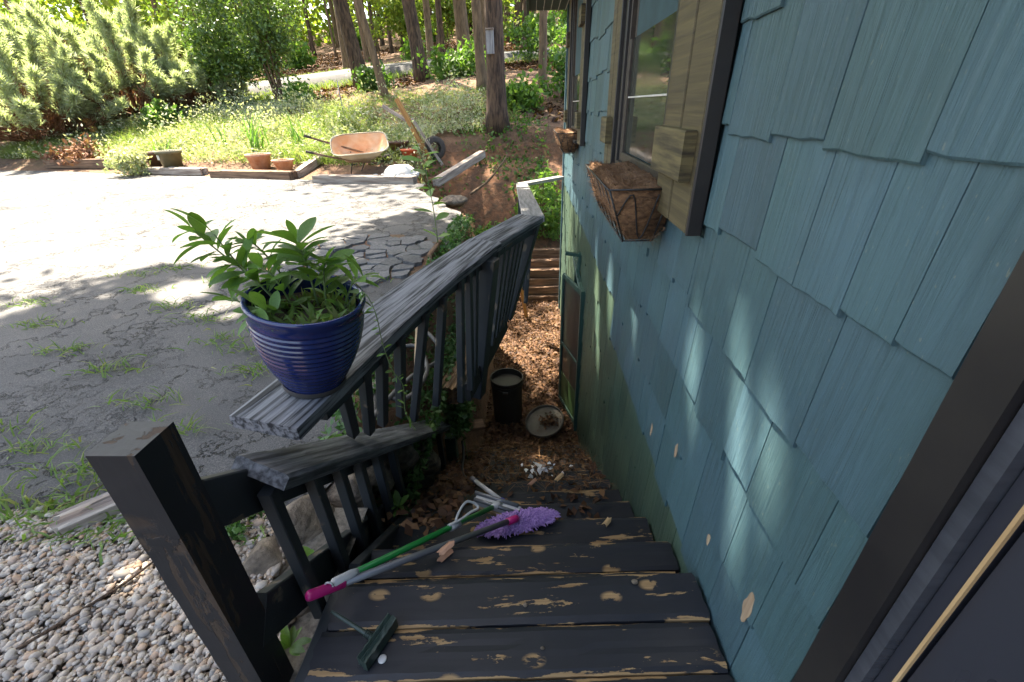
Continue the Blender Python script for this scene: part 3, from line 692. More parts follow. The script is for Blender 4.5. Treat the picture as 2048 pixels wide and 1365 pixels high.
gr=thing('guard_railing','long weathered guard rail with leaning balusters above the stairwell','railing',(-.5,1.9,-.2))
capC=[(-.735,.93,.585),(-.60,1.62,.585),(-.475,2.10,.585),(-.285,2.70,.583),(-.01,3.40,.578)]
up1=Vector((.06,0,1)); mid=(-.265,2.76,.583)
CP=[(-.735,.925),(-.665,1.28),(-.595,1.64),(-.49,2.08),(-.335,2.58),(-.185,2.99),(-.010,3.40)]
def cap_curve(name,pts,w,h,z,mat,seed,rag):
    r=random.Random(seed); P=spline([(x,y,z) for x,y in pts],10); ny=15; V=[];F=[]
    L=0; rowg=[[0]*len(P) for _ in range(ny)]
    for j in range(ny):
        i=0
        while i<len(P):
            ln=r.randint(8,30); d=r.random()**3*.0024
            for k in range(i,min(len(P),i+ln)): rowg[j][k]=d
            i+=ln
    for i,p in enumerate(P):
        d=(P[min(i+1,len(P)-1)]-P[max(0,i-1)]); d.z=0; d.normalize(); n=Vector((d.y,-d.x,0))
        for j in range(ny):
            a=-w/2+w*j/(ny-1); q=p+n*a
            if i==0: q=q+d*(r.uniform(0,rag))
            V.append((q.x,q.y,z+h/2-rowg[j][i]-(.004 if j in(0,ny-1) else 0)-.05*a))
    n0=len(V)
    for i,p in enumerate(P):
        for j in range(ny):
            v=V[i*ny+j]; V.append((v[0],v[1],z-h/2-.05*(-w/2+w*j/(ny-1))))
    for i in range(len(P)-1):
        for j in range(ny-1):
            a=i*ny+j; F.append((a,a+1,a+ny+1,a+ny)); F.append((n0+a,n0+a+ny,n0+a+ny+1,n0+a+1))
        a=i*ny; F.append((a,a+ny,n0+a+ny,n0+a)); a+=ny-1; F.append((a,n0+a,n0+a+ny,a+ny))
    for j in range(ny-1):
        F.append((j,n0+j,n0+j+1,j+1)); a=(len(P)-1)*ny+j; F.append((a,a+1,n0+a+1,n0+a))
    Mf=frame(P[0],P[-1]); Mi=Mf.inverted(); return obj(name,mesh([Mi@Vector(v) for v in V],F),mat,gr,Mf)
m2=simple('weathered rail board',(.20,.20,.215),(.022,.022,.026),(2.5,55,55),.75,.8,.006,lo=.44,hi=.60)
cap_curve('rail_cap',CP[:5]+[(-.285,2.725)],.215,.044,.585,m2,11,.003)
cap_curve('rail_cap',[(-.283,2.733),(-.185,2.99),(-.005,3.42)],.205,.044,.583,m2,12,.002)
for i in range(6):
    a=Vector((*CP[i],.530)); b=Vector((*CP[i+1],.530)); a=a.lerp(b,.45) if i==0 else a; d=(b-a).normalized(); nn=Vector((d.y,-d.x,0))*.055
    beam('rail_board',a+nn,b+nn,.036,.07,MAT['charcoal'],gr)
BT=[((-.585,1.175),(-.715,1.36,.20)),((-.55,1.29),(-.70,1.47,.12)),((-.52,1.40),(-.69,1.60,.06)),((-.49,1.54),(-.665,1.78,-.03)),((-.44,1.78),(-.645,1.91,-.16)),((-.39,1.96),(-.55,2.06,-.17)),
    ((-.34,2.19),(-.415,2.12,-.19)),((-.31,2.30),(-.375,2.26,-.20)),((-.285,2.40),(-.37,2.40,-.19)),((-.18,2.72),(-.32,2.63,-.19)),((-.145,2.83),(-.29,2.80,-.18)),((-.115,2.93),(-.27,2.93,-.18)),((-.08,3.02),(-.25,3.02,-.18)),((-.05,3.10),(-.23,3.10,-.18)),((-.02,3.19),(-.21,3.19,-.18))]
for (x,y),ft in BT:
    beam('baluster',ft,(x-.035,y,.548),.038,.038,MAT['charcoal'],gr,(.3,.95,0),c=.003)
beam('post',(-.385,2.56,-.45),(-.245,2.52,.552),.095,.095,MAT['charcoal'],gr,(.3,.95,0))
beam('post',(-.20,3.30,-.20),(.02,3.33,.557),.085,.085,MAT['charcoal'],gr,(.3,.95,0))
beam('foot_rail',(-.40,2.28,-.24),(-.215,3.28,-.24),.036,.13,MAT['riser'],gr)
# return of the railing to the house corner
beam('rail_cap',(.02,3.46,.565),(-.135,6.9,.285),.17,.045,MAT['whitewood'],gr)
beam('rail_cap',(-.17,6.96,.285),(.50,7.80,.265),.13,.045,MAT['whitewood'],gr)
for k in range(8):
    t=(k+.6)/8.4; p=Vector((.02,3.46,.53)).lerp(Vector((-.135,6.9,.25)),t); beam('baluster',(p.x-.06,p.y,p.z-.75),(p.x,p.y,p.z),.038,.038,MAT['charcoal'],gr,(0,1,0))
beam('post',(-.16,6.95,-1.0),(-.15,6.95,.258),.09,.09,MAT['charcoal'],gr,(0,1,0))

# broken timber crib, stakes, wood steps in the pit
o=rough_plank('broken_timber',(-.62,2.62,-.52),(-.52,3.70,-.66),.15,.14,MAT['rot'],None,depth=.05,ragged=(.1,.12),seed=21); tag(o,'rotten splintered timber under the leaning guard rail','timber')
o=beam('plank_ledge',(-.66,2.98,-1.10),(-.42,3.06,-1.12),.12,.035,MAT['timber']); tag(o,'short brown board ledge below the hanging vine','board')
ts=thing('timber_steps','rough brown timber steps at the far end of the stairwell','timber steps',(.2,8.4,-2.2))
for k,(z,y) in enumerate(((-2.13,8.35),(-1.98,8.42),(-1.83,8.50),(-1.68,8.60),(-1.52,8.75),(-1.37,8.92))):
    rough_plank('timber',(-.48+.03*(k%2),y,z),(.72,y+.03*(k%3),z+.015*(k%2)),.16,.145,MAT['timber'],ts,depth=.03,ragged=(.08,.05),seed=30+k)
o=beam('wooden_stake',(-.086,7.5,-2.2),(-.205,7.45,-1.42),.07,.05,MAT['yellowwood']); tag(o,'yellow wooden stake standing in the leaf litter by the steps','stake')

# ------------------------------------------------------------------ blue pot and plant on the rail
ax=Vector((.055,-.02,.31)); PB=Vector((-.668,1.118,.613)); zq=Vector((0,0,1)).rotation_difference(ax)
PM=T(PB)@zq.to_matrix().to_4x4()@Matrix.Scale(.91,4); PH=.322
pot=thing('blue_flower_pot','glazed cobalt blue ribbed flower pot standing on the guard rail','flower pot',PB)
m,t,bs=newmat('cobalt glaze'); bs.inputs['Roughness'].default_value=.16; bs.inputs['Coat Weight'].default_value=.4; bs.inputs['Coat Roughness'].default_value=.08
f=noise(t,mapped(t,(9,9,22)),1,5); t.links.new(ramp(t,f,[(.3,(.007,.013,.060)),(.55,(.011,.022,.105)),(.75,(.022,.028,.085))]),bs.inputs['Base Color']); MAT['glaze']=m
m,t,bs=newmat('bare pot foot'); bs.inputs['Base Color'].default_value=(.06,.055,.055,1); bs.inputs['Roughness'].default_value=.7; MAT['foot']=m
def potr(u): return .095+.070*(1-(1-u)**2.1) 
prof=[(.0,.0),(.094,0),(.099,.004)]
nr=15
for i in range(nr*6+1):
    u=i/(nr*6); z=.022+u*(PH-.05); prof.append((potr(u)+.0022*math.cos(u*nr*2*math.pi)*(1 if u<.93 else .3),z))
body=lathe('body',prof+[(.167,PH-.024),(.171,PH-.014),(.172,PH-.006),(.169,PH),(.163,PH+.001),(.157,PH-.003),(.154,PH-.02),(.150,PH-.07)],MAT['glaze'],pot,PM,64)
lathe('foot_ring',[(.0,-.001),(.0955,-.001),(.100,.003),(.1005,.022)],MAT['foot'],pot,PM,48)
V,F=lathe_data([(.001,PH-.052),(.06,PH-.050),(.12,PH-.058),(.151,PH-.062)],24,False); obj('soil',mesh(V,F,True),MAT['soilpot'],pot,PM)
def leaf_mesh(L, wd, curl, seed):
    r=random.Random(seed); n=9; V=[];F=[]
    for i in range(n+1):
        u=i/n; ww=wd*(math.sin(math.pi*min(1,u**1.25))**.75)*(.97+.06*r.random()) if 0<i<n else .0015
        x=L*u; z=-curl*L*u*u
        V+=[(x,-ww/2,z+ww*.16),(x,0,z),(x,ww/2,z+ww*.16)]
    for i in range(n):
        a=i*3
        for k in (0,1): F.append((a+k,a+3+k,a+4+k,a+1+k))
    return mesh(V,F,True)
LM=[leaf_mesh(1,.36,.18,1),leaf_mesh(1,.30,.32,2),leaf_mesh(1,.40,.08,3),leaf_mesh(1,.26,.4,4)]
plant=thing('potted_plant','leafy green sage like plant leaning left out of the blue pot','plant',PB+ax*.9)
C0=PM@Vector((0,0,PH-.05))
def leaf_at(p,d,L,k,roll,parent,mat=MAT['potleaf'],name='leaf'):
    d=Vector(d).normalized(); M=frame(p,Vector(p)+d,(0,0,1))@Matrix.Rotation(roll,4,'X')@Matrix.Scale(L,4)
    return obj(name,LM[k%4],mat,parent,M)
R2=random.Random(12)
stems=[ # (root offset, way points, leaf size)
 ((-.06,.02),[(-.14,.02,.09),(-.22,.03,.165),(-.27,.03,.225)],.095,15),
 ((-.05,.0),[(-.12,.0,.09),(-.17,.01,.15),(-.20,.01,.215)],.095,10),
 ((-.03,.03),[(-.08,.05,.10),(-.13,.06,.17),(-.15,.06,.17)],.070,12),
 ((-.02,-.01),[(-.06,-.01,.10),(-.09,-.01,.13)],.07,11),
 ((.02,.03),[(.01,.04,.09),(.00,.05,.15),(-.01,.05,.18)],.105,15),
 ((.04,.03),[(.05,.04,.09),(.06,.05,.12)],.09,10),
 ((.08,.05),[(.12,.06,.06),(.155,.06,.075)],.09,7),
 ((-.07,-.03),[(-.15,-.05,.05),(-.17,-.05,.06)],.085,4),
 ((-.03,-.05),[(-.08,-.09,.05),(-.05,-.10,.045)],.09,4)]
for (rx,ry),wp,ls,nl in stems:
    nl=int(nl*1.6)
    pts=[C0+Vector((rx,ry,-.02))]+[C0+Vector(q) for q in wp]; P=spline(pts,6)
    sm=tube('stem',P,.0032,MAT['potstem'],plant,6,.0016)
    for q in range(nl):
        u=.25+.75*q/(nl-1); p=P[min(len(P)-1,int(u*(len(P)-1)))]; d=(P[-1]-P[0]).normalized()
        a=q*2.4+R2.uniform(-.4,.4); side=d.orthogonal().normalized(); side=Quaternion(d,a)@side
        dd=(d*R2.uniform(.3,.9)+side*(1 if q<nl-1 else .25)); leaf_at(p,dd,ls*R2.uniform(.65,1.15),R2.randint(0,3),R2.uniform(-.5,.5),plant)
for q in range(34):
    a=R2.uniform(0,6.28); rr=.11*R2.random()**.5; leaf_at(C0+Vector((rr*math.cos(a),rr*math.sin(a),R2.uniform(-.01,.03))),(R2.gauss(0,1),R2.gauss(-.3,1),R2.uniform(.1,.8)),R2.uniform(.035,.075),R2.randint(0,3),R2.uniform(-.6,.6),plant)
# low crowded growth inside the rim
V=[];F=[]
for q in range(240):
    a=R2.uniform(0,6.28); rr=.130*R2.random()**.5; b=C0+Vector((rr*math.cos(a),rr*math.sin(a),-.012)); h=R2.uniform(.02,.07)
    d=Vector((R2.gauss(0,.6),R2.gauss(0,.6),1)).normalized(); s=d.orthogonal().normalized()*R2.uniform(.002,.007); n0=len(V)
    V+=[b,b+d*h*.5+s,b+d*h,b+d*h*.5-s]; F.append((n0,n0+1,n0+2,n0+3))
stuff(obj('low_growth',mesh(V,F),MAT['weed'],plant))
vine=thing('trailing_vine','thin yellow green vine hanging from the blue pot over the rail','vine',C0+Vector((.14,0,0)))
vp=spline([C0+Vector((.10,.02,.0)),C0+Vector((.165,.0,.055)),C0+Vector((.195,-.01,.0)),C0+Vector((.20,-.01,-.10)),C0+Vector((.215,-.01,-.19)),C0+Vector((.235,.0,-.25)),C0+Vector((.225,.01,-.36)),C0+Vector((.245,.02,-.44))],6)
tube('stem',vp,.0014,MAT['potstem'],vine,5)
for q in range(26):
    p=vp[6+int(q*(len(vp)-8)/26)]; leaf_at(p,(R2.gauss(0,1),R2.gauss(0,1),R2.gauss(-.2,.5)),R2.uniform(.014,.032),2,R2.uniform(-1,1),vine,MAT['leaf_bright'])

# ------------------------------------------------------------------ mops, poles, brush
m,t,bs=newmat('magenta plastic'); bs.inputs['Base Color'].default_value=(.42,.012,.14,1); bs.inputs['Roughness'].default_value=.35; MAT['magenta']=m
m,t,bs=newmat('grey enamelled pole'); bs.inputs['Base Color'].default_value=(.14,.145,.155,1); bs.inputs['Roughness'].default_value=.35; bs.inputs['Metallic'].default_value=.3; MAT['greypole']=m
m,t,bs=newmat('green enamelled pole'); bs.inputs['Base Color'].default_value=(.008,.20,.035,1); bs.inputs['Roughness'].default_value=.3; MAT['greenpole']=m
m,t,bs=newmat('white plastic'); bs.inputs['Base Color'].default_value=(.50,.50,.50,1); bs.inputs['Roughness'].default_value=.45; MAT['plastic']=m
m,t,bs=newmat('blue plastic'); bs.inputs['Base Color'].default_value=(.012,.04,.42,1); bs.inputs['Roughness'].default_value=.4; MAT['blue']=m
MAT['chenille']=island('lilac chenille',[(.36,.22,.52),(.45,.29,.60),(.27,.15,.42),(.40,.26,.55)],.95,.1)
mop=thing('purple_mop','lilac chenille mop with grey pole and magenta grip lying on the steps','mop',(-.1,1.35,-.35))
A,B=Vector((-.668,.765,.082)),Vector((-.092,1.365,-.300)); d=(B-A).normalized()
tube('pole',[A+d*.11,B],.0125,MAT['greypole'],mop,14)
tube('grip',[A,A+d*.004,A+d*.012,A+d*.118,A+d*.122],[.004,.013,.0165,.0155,.013],MAT['magenta'],mop,14)
tube('collar',[B-d*.025,B+d*.03,B+d*.05],[.016,.018,.008],MAT['magenta'],mop,14)
V=[];F=[]
hc=Vector((-.065,1.405,-.352)); hx=Vector((.185,.055,0)); hy=Vector((-.022,.052,0))
def finger(b,dirv,L,r):
    n0=len(V); s=dirv.orthogonal().normalized(); s2=dirv.cross(s)
    for k,(u,rr) in enumerate(((0,r*.8),(.55,r),(.9,r*.8),(1.0,r*.25))):
        c=b+dirv*L*u+Vector((R2.gauss(0,.0012),R2.gauss(0,.0012),-.008*u*u))
        for q in range(5): a=q*1.2566; V.append(c+(s*math.cos(a)+s2*math.sin(a))*rr)
    for k in range(3):
        for q in range(5): F.append((n0+k*5+q,n0+k*5+(q+1)%5,n0+k*5+5+(q+1)%5,n0+k*5+5+q))
for q in range(1100):
    a=R2.uniform(0,6.28); rr=R2.random()**.5; u,v_=rr*math.cos(a),rr*math.sin(a)
    b=hc+hx*u+hy*v_+Vector((0,0,.022*(1-rr*rr)-.006)); out=(hx*u*3+hy*v_*5+Vector((R2.gauss(0,.25),R2.gauss(0,.25),.45*(1-rr)+.1))).normalized()
    finger(b,out,R2.uniform(.012,.024),R2.uniform(.0026,.0038))
head=obj('chenille_head',mesh(V,F,True),MAT['chenille'],mop)
V,F=lathe_data([(.0,-.012),(.9,-.010),(.98,0),(.8,.012),(.3,.020),(.001,.022)],20); V=[hc+hx*v[0]+hy*v[1]+Vector((0,0,v[2]-.004)) for v in V]; obj('head_pad',mesh(V,F,True),MAT['chenille'],head)
sq=thing('green_sponge_mop','green poled sponge mop with white squeeze lever and head on the steps','mop',(-.16,1.5,-.4))
A,B=Vector((-.612,.825,.060)),Vector((-.165,1.53,-.388)); d=(B-A).normalized()
tube('pole',[A+d*.06,B],.0115,MAT['greenpole'],sq,14)
tube('hanger_end',[A-d*.01,A,A+d*.07,A+d*.09],[.005,.014,.015,.0115],MAT['plastic'],sq,12)
tube('hang_loop',[A+d*.0+Vector((.012*math.cos(k*.7),.0,.012*math.sin(k*.7)))-d*.016 for k in range(10)],.003,MAT['plastic'],sq,6)
lv=A+d*.60; sd=d.cross(Vector((0,0,1))).normalized(); upv=sd.cross(d)
lev=tube('squeeze_lever',spline([lv+upv*.012,lv+d*.03+upv*.05-sd*.012,lv+d*.085+upv*.075-sd*.022,lv+d*.125+upv*.065,lv+d*.12+upv*.055+sd*.022,lv+d*.07+upv*.05+sd*.02,lv+d*.02+upv*.028+sd*.012,lv-d*.04+upv*.012],5),.0055,MAT['plastic'],sq,8)
tube('lever_clamp',[lv-d*.03,lv+d*.03],.0165,MAT['plastic'],lev,12)
hd=beam('head_clamp',B+Vector((-.115,.045,-.012)),B+Vector((.105,-.035,-.012)),.055,.032,MAT['plastic'],sq,(0,0,1),.006)
for s in (-1,1): tube('roller',[B+Vector((-.12,.045+.022*s,.010)),B+Vector((.10,-.035+.022*s,.010))],.010,MAT['greypole'],hd,10)
beam('sponge',B+Vector((-.12,.047,-.042)),B+Vector((.11,-.037,-.042)),.06,.026,MAT['tan'],hd)
tube('neck',[B-d*.05,B+d*.01],[.014,.022],MAT['plastic'],sq,12)
gp=thing('grey_pole','short grey pole with a bright blue cap lying in the dead leaves','pole',(-.25,1.8,-.6))
A,B=Vector((-.365,1.985,-.68)),Vector((-.142,1.665,-.53)); d=(B-A).normalized()
tube('shaft',[A,B-d*.04],.0125,MAT['plastic'],gp,12); tube('cap',[B-d*.045,B-d*.04,B-d*.008,B],[.010,.017,.017,.010],MAT['blue'],gp,12); tube('ferrule',[A-d*.01,A+d*.05],.015,MAT['greypole'],gp,12)
MAT['brush']=simple('dark green painted brush',(.014,.030,.026),(.026,.046,.038),(30,30,30),.5,.4)
bh=thing('deck_brush','dark green scrub brush block with a stubby handle on the landing','brush',(-.44,.7,-.03))
A,B=Vector((-.470,.632,.000)),Vector((-.415,.757,.000))
blk=rough_plank('block',A,B,.034,.046,MAT['brush'],bh,depth=.006,ny=6,ds=.012,ragged=(.004,.004),seed=77)
mid=(A+B)/2+Vector((-.012,.004,.0)); h0=Vector((-.592,.748,.045)); dd=(mid-h0).normalized()
tube('handle',[h0,h0+dd*.02,mid-dd*.03,mid],[.004,.0055,.0065,.0095],MAT['brush'],bh,10)
for k in range(4): tube('thread_ring',[mid-dd*(.032-.006*k),mid-dd*(.0295-.006*k)],.0115,MAT['brush'],bh,10)
V=[];F=[]
for k in range(160):
    u=R2.random(); p=A.lerp(B,u)+Vector((R2.uniform(-.013,.013),R2.uniform(-.004,.004),-.012)); n0=len(V); V+=[p+Vector((-.0012,0,0)),p+Vector((.0012,0,0)),p+Vector((R2.gauss(0,.003),R2.gauss(0,.003),-.0165))]; F.append((n0,n0+1,n0+2))
stuff(obj('bristles',mesh(V,F),MAT['wire'],bh))
o=lathe('bottle_cap',[(.0,0),(.0115,0),(.0125,.002),(.011,.004),(.0,.0045)],MAT['plastic'],None,T(-.424,.660,-.029),16); tag(o,'small pale round bottle cap beside the brush','bottle cap')
for k,(x,y,s) in enumerate(((.335,.905,.011),(-.02,.822,.008),(.03,.70,.006))):
    iv,ifc=ico(2); o=obj('pebble',npmesh(iv*np.array([s,s*.8,s*.7])*(1+rng.normal(0,.08,(len(iv),1))),ifc,True),MAT['stone'],None,T(x,y,-.03+s*.6)); tag(o,['whitish pebble near the wall end of the top step','small grey pebble in the middle of the landing','tiny dark pebble near the front of the picture'][k],'pebble')

# ------------------------------------------------------------------ bucket and lid
m=simple('olive grey plastic pail',(.036,.033,.026),(.027,.025,.020),(6,6,6),.5,.1); MAT['pail']=m
m=simple('dusty lid plastic',(.16,.145,.115),(.10,.085,.06),(7,7,7),.7,.2); MAT['lid']=m
bk=thing('plastic_bucket','dark grey empty plastic bucket at the bottom of the steps','bucket',(-.30,4.52,-2.2))
lathe('body',[(0,.0),(.168,.0),(.172,.008),(.192,.52),(.198,.522),(.198,.545),(.193,.548),(.193,.60),(.204,.604),(.206,.625),(.200,.634),(.189,.632),(.186,.60),(.164,.015),(0,.014)],MAT['pail'],bk,T(-.30,4.52,-2.2),72)
lathe('rim_ring',[(.194,.560),(.203,.562),(.203,.578),(.194,.580)],MAT['pail'],bk,T(-.30,4.52,-2.2),72)
beam('handle_lug',(-.34,4.316,-1.672),(-.28,4.312,-1.672),.012,.030,MAT['lid'],bk)
ld=thing('bucket_lid','round grey bucket lid lying tilted with dead leaves in it','lid',(.17,4.28,-2.17))
LMx=T(.165,4.30,-2.08)@Euler((.25,-.22,0)).to_matrix().to_4x4()
lathe('disc',[(0,-.004),(.226,-.004),(.235,.0),(.238,.035),(.232,.038),(.226,.034),(.222,.006),(0,.004)],MAT['lid'],ld,LMx,40)

for o in list(bk.children)+list(ld.children):
    if o.type=='MESH': o.data.polygons.foreach_set('use_smooth',[False]*len(o.data.polygons))
# ------------------------------------------------------------------ window baskets
def basket(y0,y1,lab):
    b=thing('coir_basket',lab,'planter',(.44,(y0+y1)/2,.9),'coir window baskets'); n=14; V=[];F=[]
    sec=[(.555,1.035),(.545,.90),(.50,.845),(.40,.845),(.345,.93),(.315,1.045),(.335,1.062),(.365,1.065),(.41,1.045),(.47,1.05),(.54,1.06)]
    k=len(sec)
    for i in range(n+1):
        u=i/n; sh=1-.10*(abs(2*u-1))**6
        for (x,z) in sec:
            V.append((.54-(.54-x)*(.82+.18*sh)+R2.uniform(-.006,.006), y0+(y1-y0)*u+((1.045-z)*.25*(1 if u<.5 else -1) if i in (0,n) else 0)+R2.uniform(-.008,.008), z+R2.uniform(-.007,.007)))
    for i in range(n):
        for q in range(k): F.append((i*k+q,(i+1)*k+q,(i+1)*k+(q+1)%k,i*k+(q+1)%k))
    F.append(tuple(range(k))); F.append(tuple(n*k+q for q in range(k-1,-1,-1)))
    ln=obj('coir_liner',mesh(V,F,True),MAT['coir'],b)
    V=[];F=[]
    for q in range(4200):
        u=R2.random(); s=R2.randint(2,k-1); a,c=sec[s-1],sec[s]; tq=R2.random(); p=Vector((a[0]+(c[0]-a[0])*tq,y0+(y1-y0)*u,a[1]+(c[1]-a[1])*tq)); dv=Vector((R2.gauss(-.4,.7),R2.gauss(0,.8),R2.gauss(.1,.7))).normalized()*R2.uniform(.015,.05); sv=dv.orthogonal().normalized()*.0010; n0=len(V)
        V+=[p-sv,p+sv,p+dv]; F.append((n0,n0+1,n0+2))
    stuff(obj('loose_fibre',mesh(V,F),MAT['coir'],ln))
    for (yy,o_) in ((y0-.004,.05),(y1+.004,-.05)):
        pts=[(.545,yy,1.05),(.305,yy,1.05),(.385,yy+o_*.9,.838),(.505,yy+o_*.9,.838),(.545,yy,1.05)]
        for q in range(4): tube('wire',[pts[q],pts[q+1]],.004,MAT['wire'],b,6)
        tube('wire',spline([(.345,yy+o_*.45,.94),(.40,yy+o_*.1,1.03),(.45,yy+o_*.9,.845),(.50,yy+o_*.1,1.03)],5),.003,MAT['wire'],b,6)
    for (x,z,o_) in ((.302,1.05,0),(.382,.836,.045)): tube('wire',[(x,y0-.004+o_,z),(x,y1+.004-o_,z)],.004,MAT['wire'],b,6)
    for q in range(1,6):
        yy=y0+(y1-y0)*q/6; tube('wire',[(.304,yy,1.05),(.384,yy,.836)],.003,MAT['wire'],b,6)
basket(1.80,2.62,'shaggy coir window basket under the near window')
basket(5.55,6.45,'smaller looking coir basket under the far window by the corner')

# ------------------------------------------------------------------ retaining stones
def stone(name,x,y,z,sx,sy,sz,seed,mat=MAT['stone'],label=None,cat='stone',group=None):
    r=np.random.default_rng(seed); iv,ifc=ico(3); pl=r.normal(0,1,(9,3)); pl/=np.linalg.norm(pl,axis=1)[:,None]; dd=r.uniform(.62,.95,9)
    P=iv.copy()
    for n_,d_ in zip(pl,dd):
        h=P@n_; P=P-np.where(h>d_,h-d_,0)[:,None]*n_
    P=P*np.array([sx,sy,sz])*(1+r.normal(0,.022,(len(P),1)))
    o=obj(name,npmesh(P,ifc,False),mat,None,T(x,y,z)@Euler((r.uniform(-.3,.3),r.uniform(-.3,.3),r.uniform(0,6))).to_matrix().to_4x4()); tag(o,label,cat,group); return o
SS=[(-1.02,1.02,-.19,.15,.10,.12,'flat tan stone behind the first baluster'),(-.93,1.20,-.20,.16,.11,.17,'large grey slab stone leaning behind the balusters'),(-.86,.86,-.24,.12,.14,.16,'grey brown stone at the landing edge beside the brush'),(-.86,1.45,-.24,.12,.13,.15,'rounded tan stone behind the second baluster'),
 (-.84,1.66,-.30,.12,.14,.16,'upright brown stone behind the third baluster'),(-.80,1.90,-.42,.10,.15,.17,'buff stone low behind the fourth baluster'),(-.82,1.25,-.52,.10,.18,.16,'shadowed stone below the bottom rail'),(-.82,1.62,-.74,.10,.2,.18,'dark stone deep under the stair railing'),(-.95,.72,-.17,.07,.05,.05,'yellowish rounded stone at the foot of the post'),(-.80,2.25,-.75,.10,.2,.2,'mossy dark stone beside the lower steps'),(-.80,.72,-.34,.10,.12,.14,'tan grey stone under the landing corner')]
for k,(x,y,z,a,b,c,l) in enumerate(SS): stone('field_stone',x,y,z,a,b,c,100+k,label=l,group='stones of the dry retaining wall')
o=rough_plank('landscape_timber',(-1.93,1.14,-.13),(-1.66,1.36,-.11),.12,.09,MAT['greytimber'],None,depth=.02,ragged=(.05,.05),seed=41); tag(o,'rotting grey edging timber between the pebbles and the asphalt','timber')
stone('edging_rock',-1.17,1.36,-.13,.10,.08,.09,140,label='pale rough rock at the end of the edging timber beside the post',cat='rock')
# hoses
m=simple('grey brown hose',(.10,.09,.08),(.06,.055,.05),(4,4,4),.6,.1); MAT['hose']=m
hs=spline([(-.80,1.65,-.13),(-.88,2.0,-.11),(-.98,2.45,-.10),(-.80,2.62,-.09),(-.66,2.35,-.12),(-.72,2.05,-.12),(-.92,2.10,-.08),(-1.05,2.5,-.08),(-.90,2.9,-.07),(-.70,2.75,-.10),(-.62,2.55,-.15),(-.74,2.2,-.09),(-.85,1.78,-.10),(-.78,1.52,-.12)],8)
tag(tube('garden_hose',hs,.014,MAT['hose'],None,8),'grey garden hose coiled in the ivy behind the balusters','hose')
hs=spline([(-.62,1.9,-.12),(-.70,2.3,.0),(-.80,2.75,.02),(-.95,3.1,-.06),(-1.02,3.5,-.09)],8)
tag(tube('garden_hose',hs,.015,simple('tan hose',(.24,.16,.08),(.14,.10,.06),(4,4,4),.6,.1),None,8),'tan stiff hose arching up through the ivy','hose')
hs=spline([(-.56,2.75,-1.05),(-.53,2.60,-1.05),(-.50,2.35,-.98),(-.42,2.2,-.93),(-.28,2.16,-.93)],8)
tag(tube('garden_hose',hs,.010,MAT['wire'],None,8),'thin black hose curling down onto the leafy lower steps','hose')
# rusty pipe along the asphalt edge
tag(tube('rusty_pipe',[(-1.02,3.35,-.08),(-1.04,4.15,-.07)],.022,MAT['timber'],None,10),'brown rusty pipe lying along the asphalt edge','pipe')
o=rough_plank('edging_board',(-1.03,4.3,-.02),(-1.02,4.85,-.02),.05,.12,MAT['timber'],None,depth=.01,seed=45); tag(o,'short brown edging board by the tall weed','board')

# ------------------------------------------------------------------ planting bed beyond the driveway
def tim(A,B,w,h,lab,mat='greytimber',seed=0,depth=.035):
    A=(A[0],A[1],gbase(A[0],A[1])+h*.45); B=(B[0],B[1],gbase(B[0],B[1])+h*.45)
    o=rough_plank('landscape_timber',A,B,w,h,MAT[mat],None,depth=depth,ragged=(.12,.12),seed=seed,ds=.06); tag(o,lab,'timber','edging timbers along the far side of the driveway')
tim((-13.9,13.05),(-11.0,12.35),.22,.22,'leftmost weathered edging timber near the junipers','timber',1)
tim((-10.2,11.75),(-7.9,11.1),.24,.16,'low white bleached timber in front of the two dark pots','greytimber',2)
tim((-7.5,10.72),(-5.2,10.12),.24,.20,'splitting brown timber in front of the iris clump','timber',3)
tim((-4.6,9.75),(-2.3,9.30),.24,.16,'pale timber in front of the wheelbarrow','greytimber',4)
tim((-5.25,10.25),(-4.95,11.35),.16,.16,'short timber running back left of the wheelbarrow','greytimber',5)
o=beam('landscape_timber',(-1.95,9.45,-.02),(-1.15,11.3,.34),.16,.15,MAT['greytimber']); tag(o,'long slanting timber above the clay bank','timber','edging timbers along the far side of the driveway')
# wheelbarrow
wb=thing('wheelbarrow','orange and cream wheelbarrow parked in the weeds behind the driveway','wheelbarrow',(-3.75,10.2,.1))
MAT['barrow']=simple('faded orange paint',(.62,.30,.13),(.70,.52,.34),(3,3,3),.6,.1,lo=.4,hi=.7)
MAT['barrow_out']=simple('cream barrow outside',(.60,.52,.38),(.45,.36,.22),(4,4,4),.6,.1)
MAT['rubber']=simple('black rubber',(.03,.028,.025),(.07,.05,.035),(9,9,9),.8,.3)
bc=Vector((-3.82,10.32,.47)); fx=Vector((.93,.37,0)).normalized(); fy=Vector((-fx.y,fx.x,0)); 
def rr_ring(a,b,z,off,n=28):
    out=[]
    for k in range(n):
        th=2*math.pi*k/n; c,s=math.cos(th),math.sin(th); e=.45
        out.append(bc+fx*(off+1.0*a*math.copysign(abs(c)**e,c))+fy*(1.1*b*math.copysign(abs(s)**e,s))+Vector((0,0,1.15*z+.09*(c if z>.1 else 0)*.6)))
    return out
rings=[rr_ring(.28,.16,-.10,-.02),rr_ring(.46,.25,.06,.02),rr_ring(.58,.33,.19,.05)]
inner=[rr_ring(.565,.315,.186,.05),rr_ring(.445,.235,.062,.02),rr_ring(.27,.15,-.088,-.02)]
def loft(rs,capend):
    n=len(rs[0]); V=[p for r in rs for p in r]; F=[(i*n+k,i*n+(k+1)%n,(i+1)*n+(k+1)%n,(i+1)*n+k) for i in range(len(rs)-1) for k in range(n)]
    if capend==0: F.append(tuple(range(n-1,-1,-1)))
    else: F.append(tuple((len(rs)-1)*n+k for k in range(n)))
    return mesh(V,F,True)
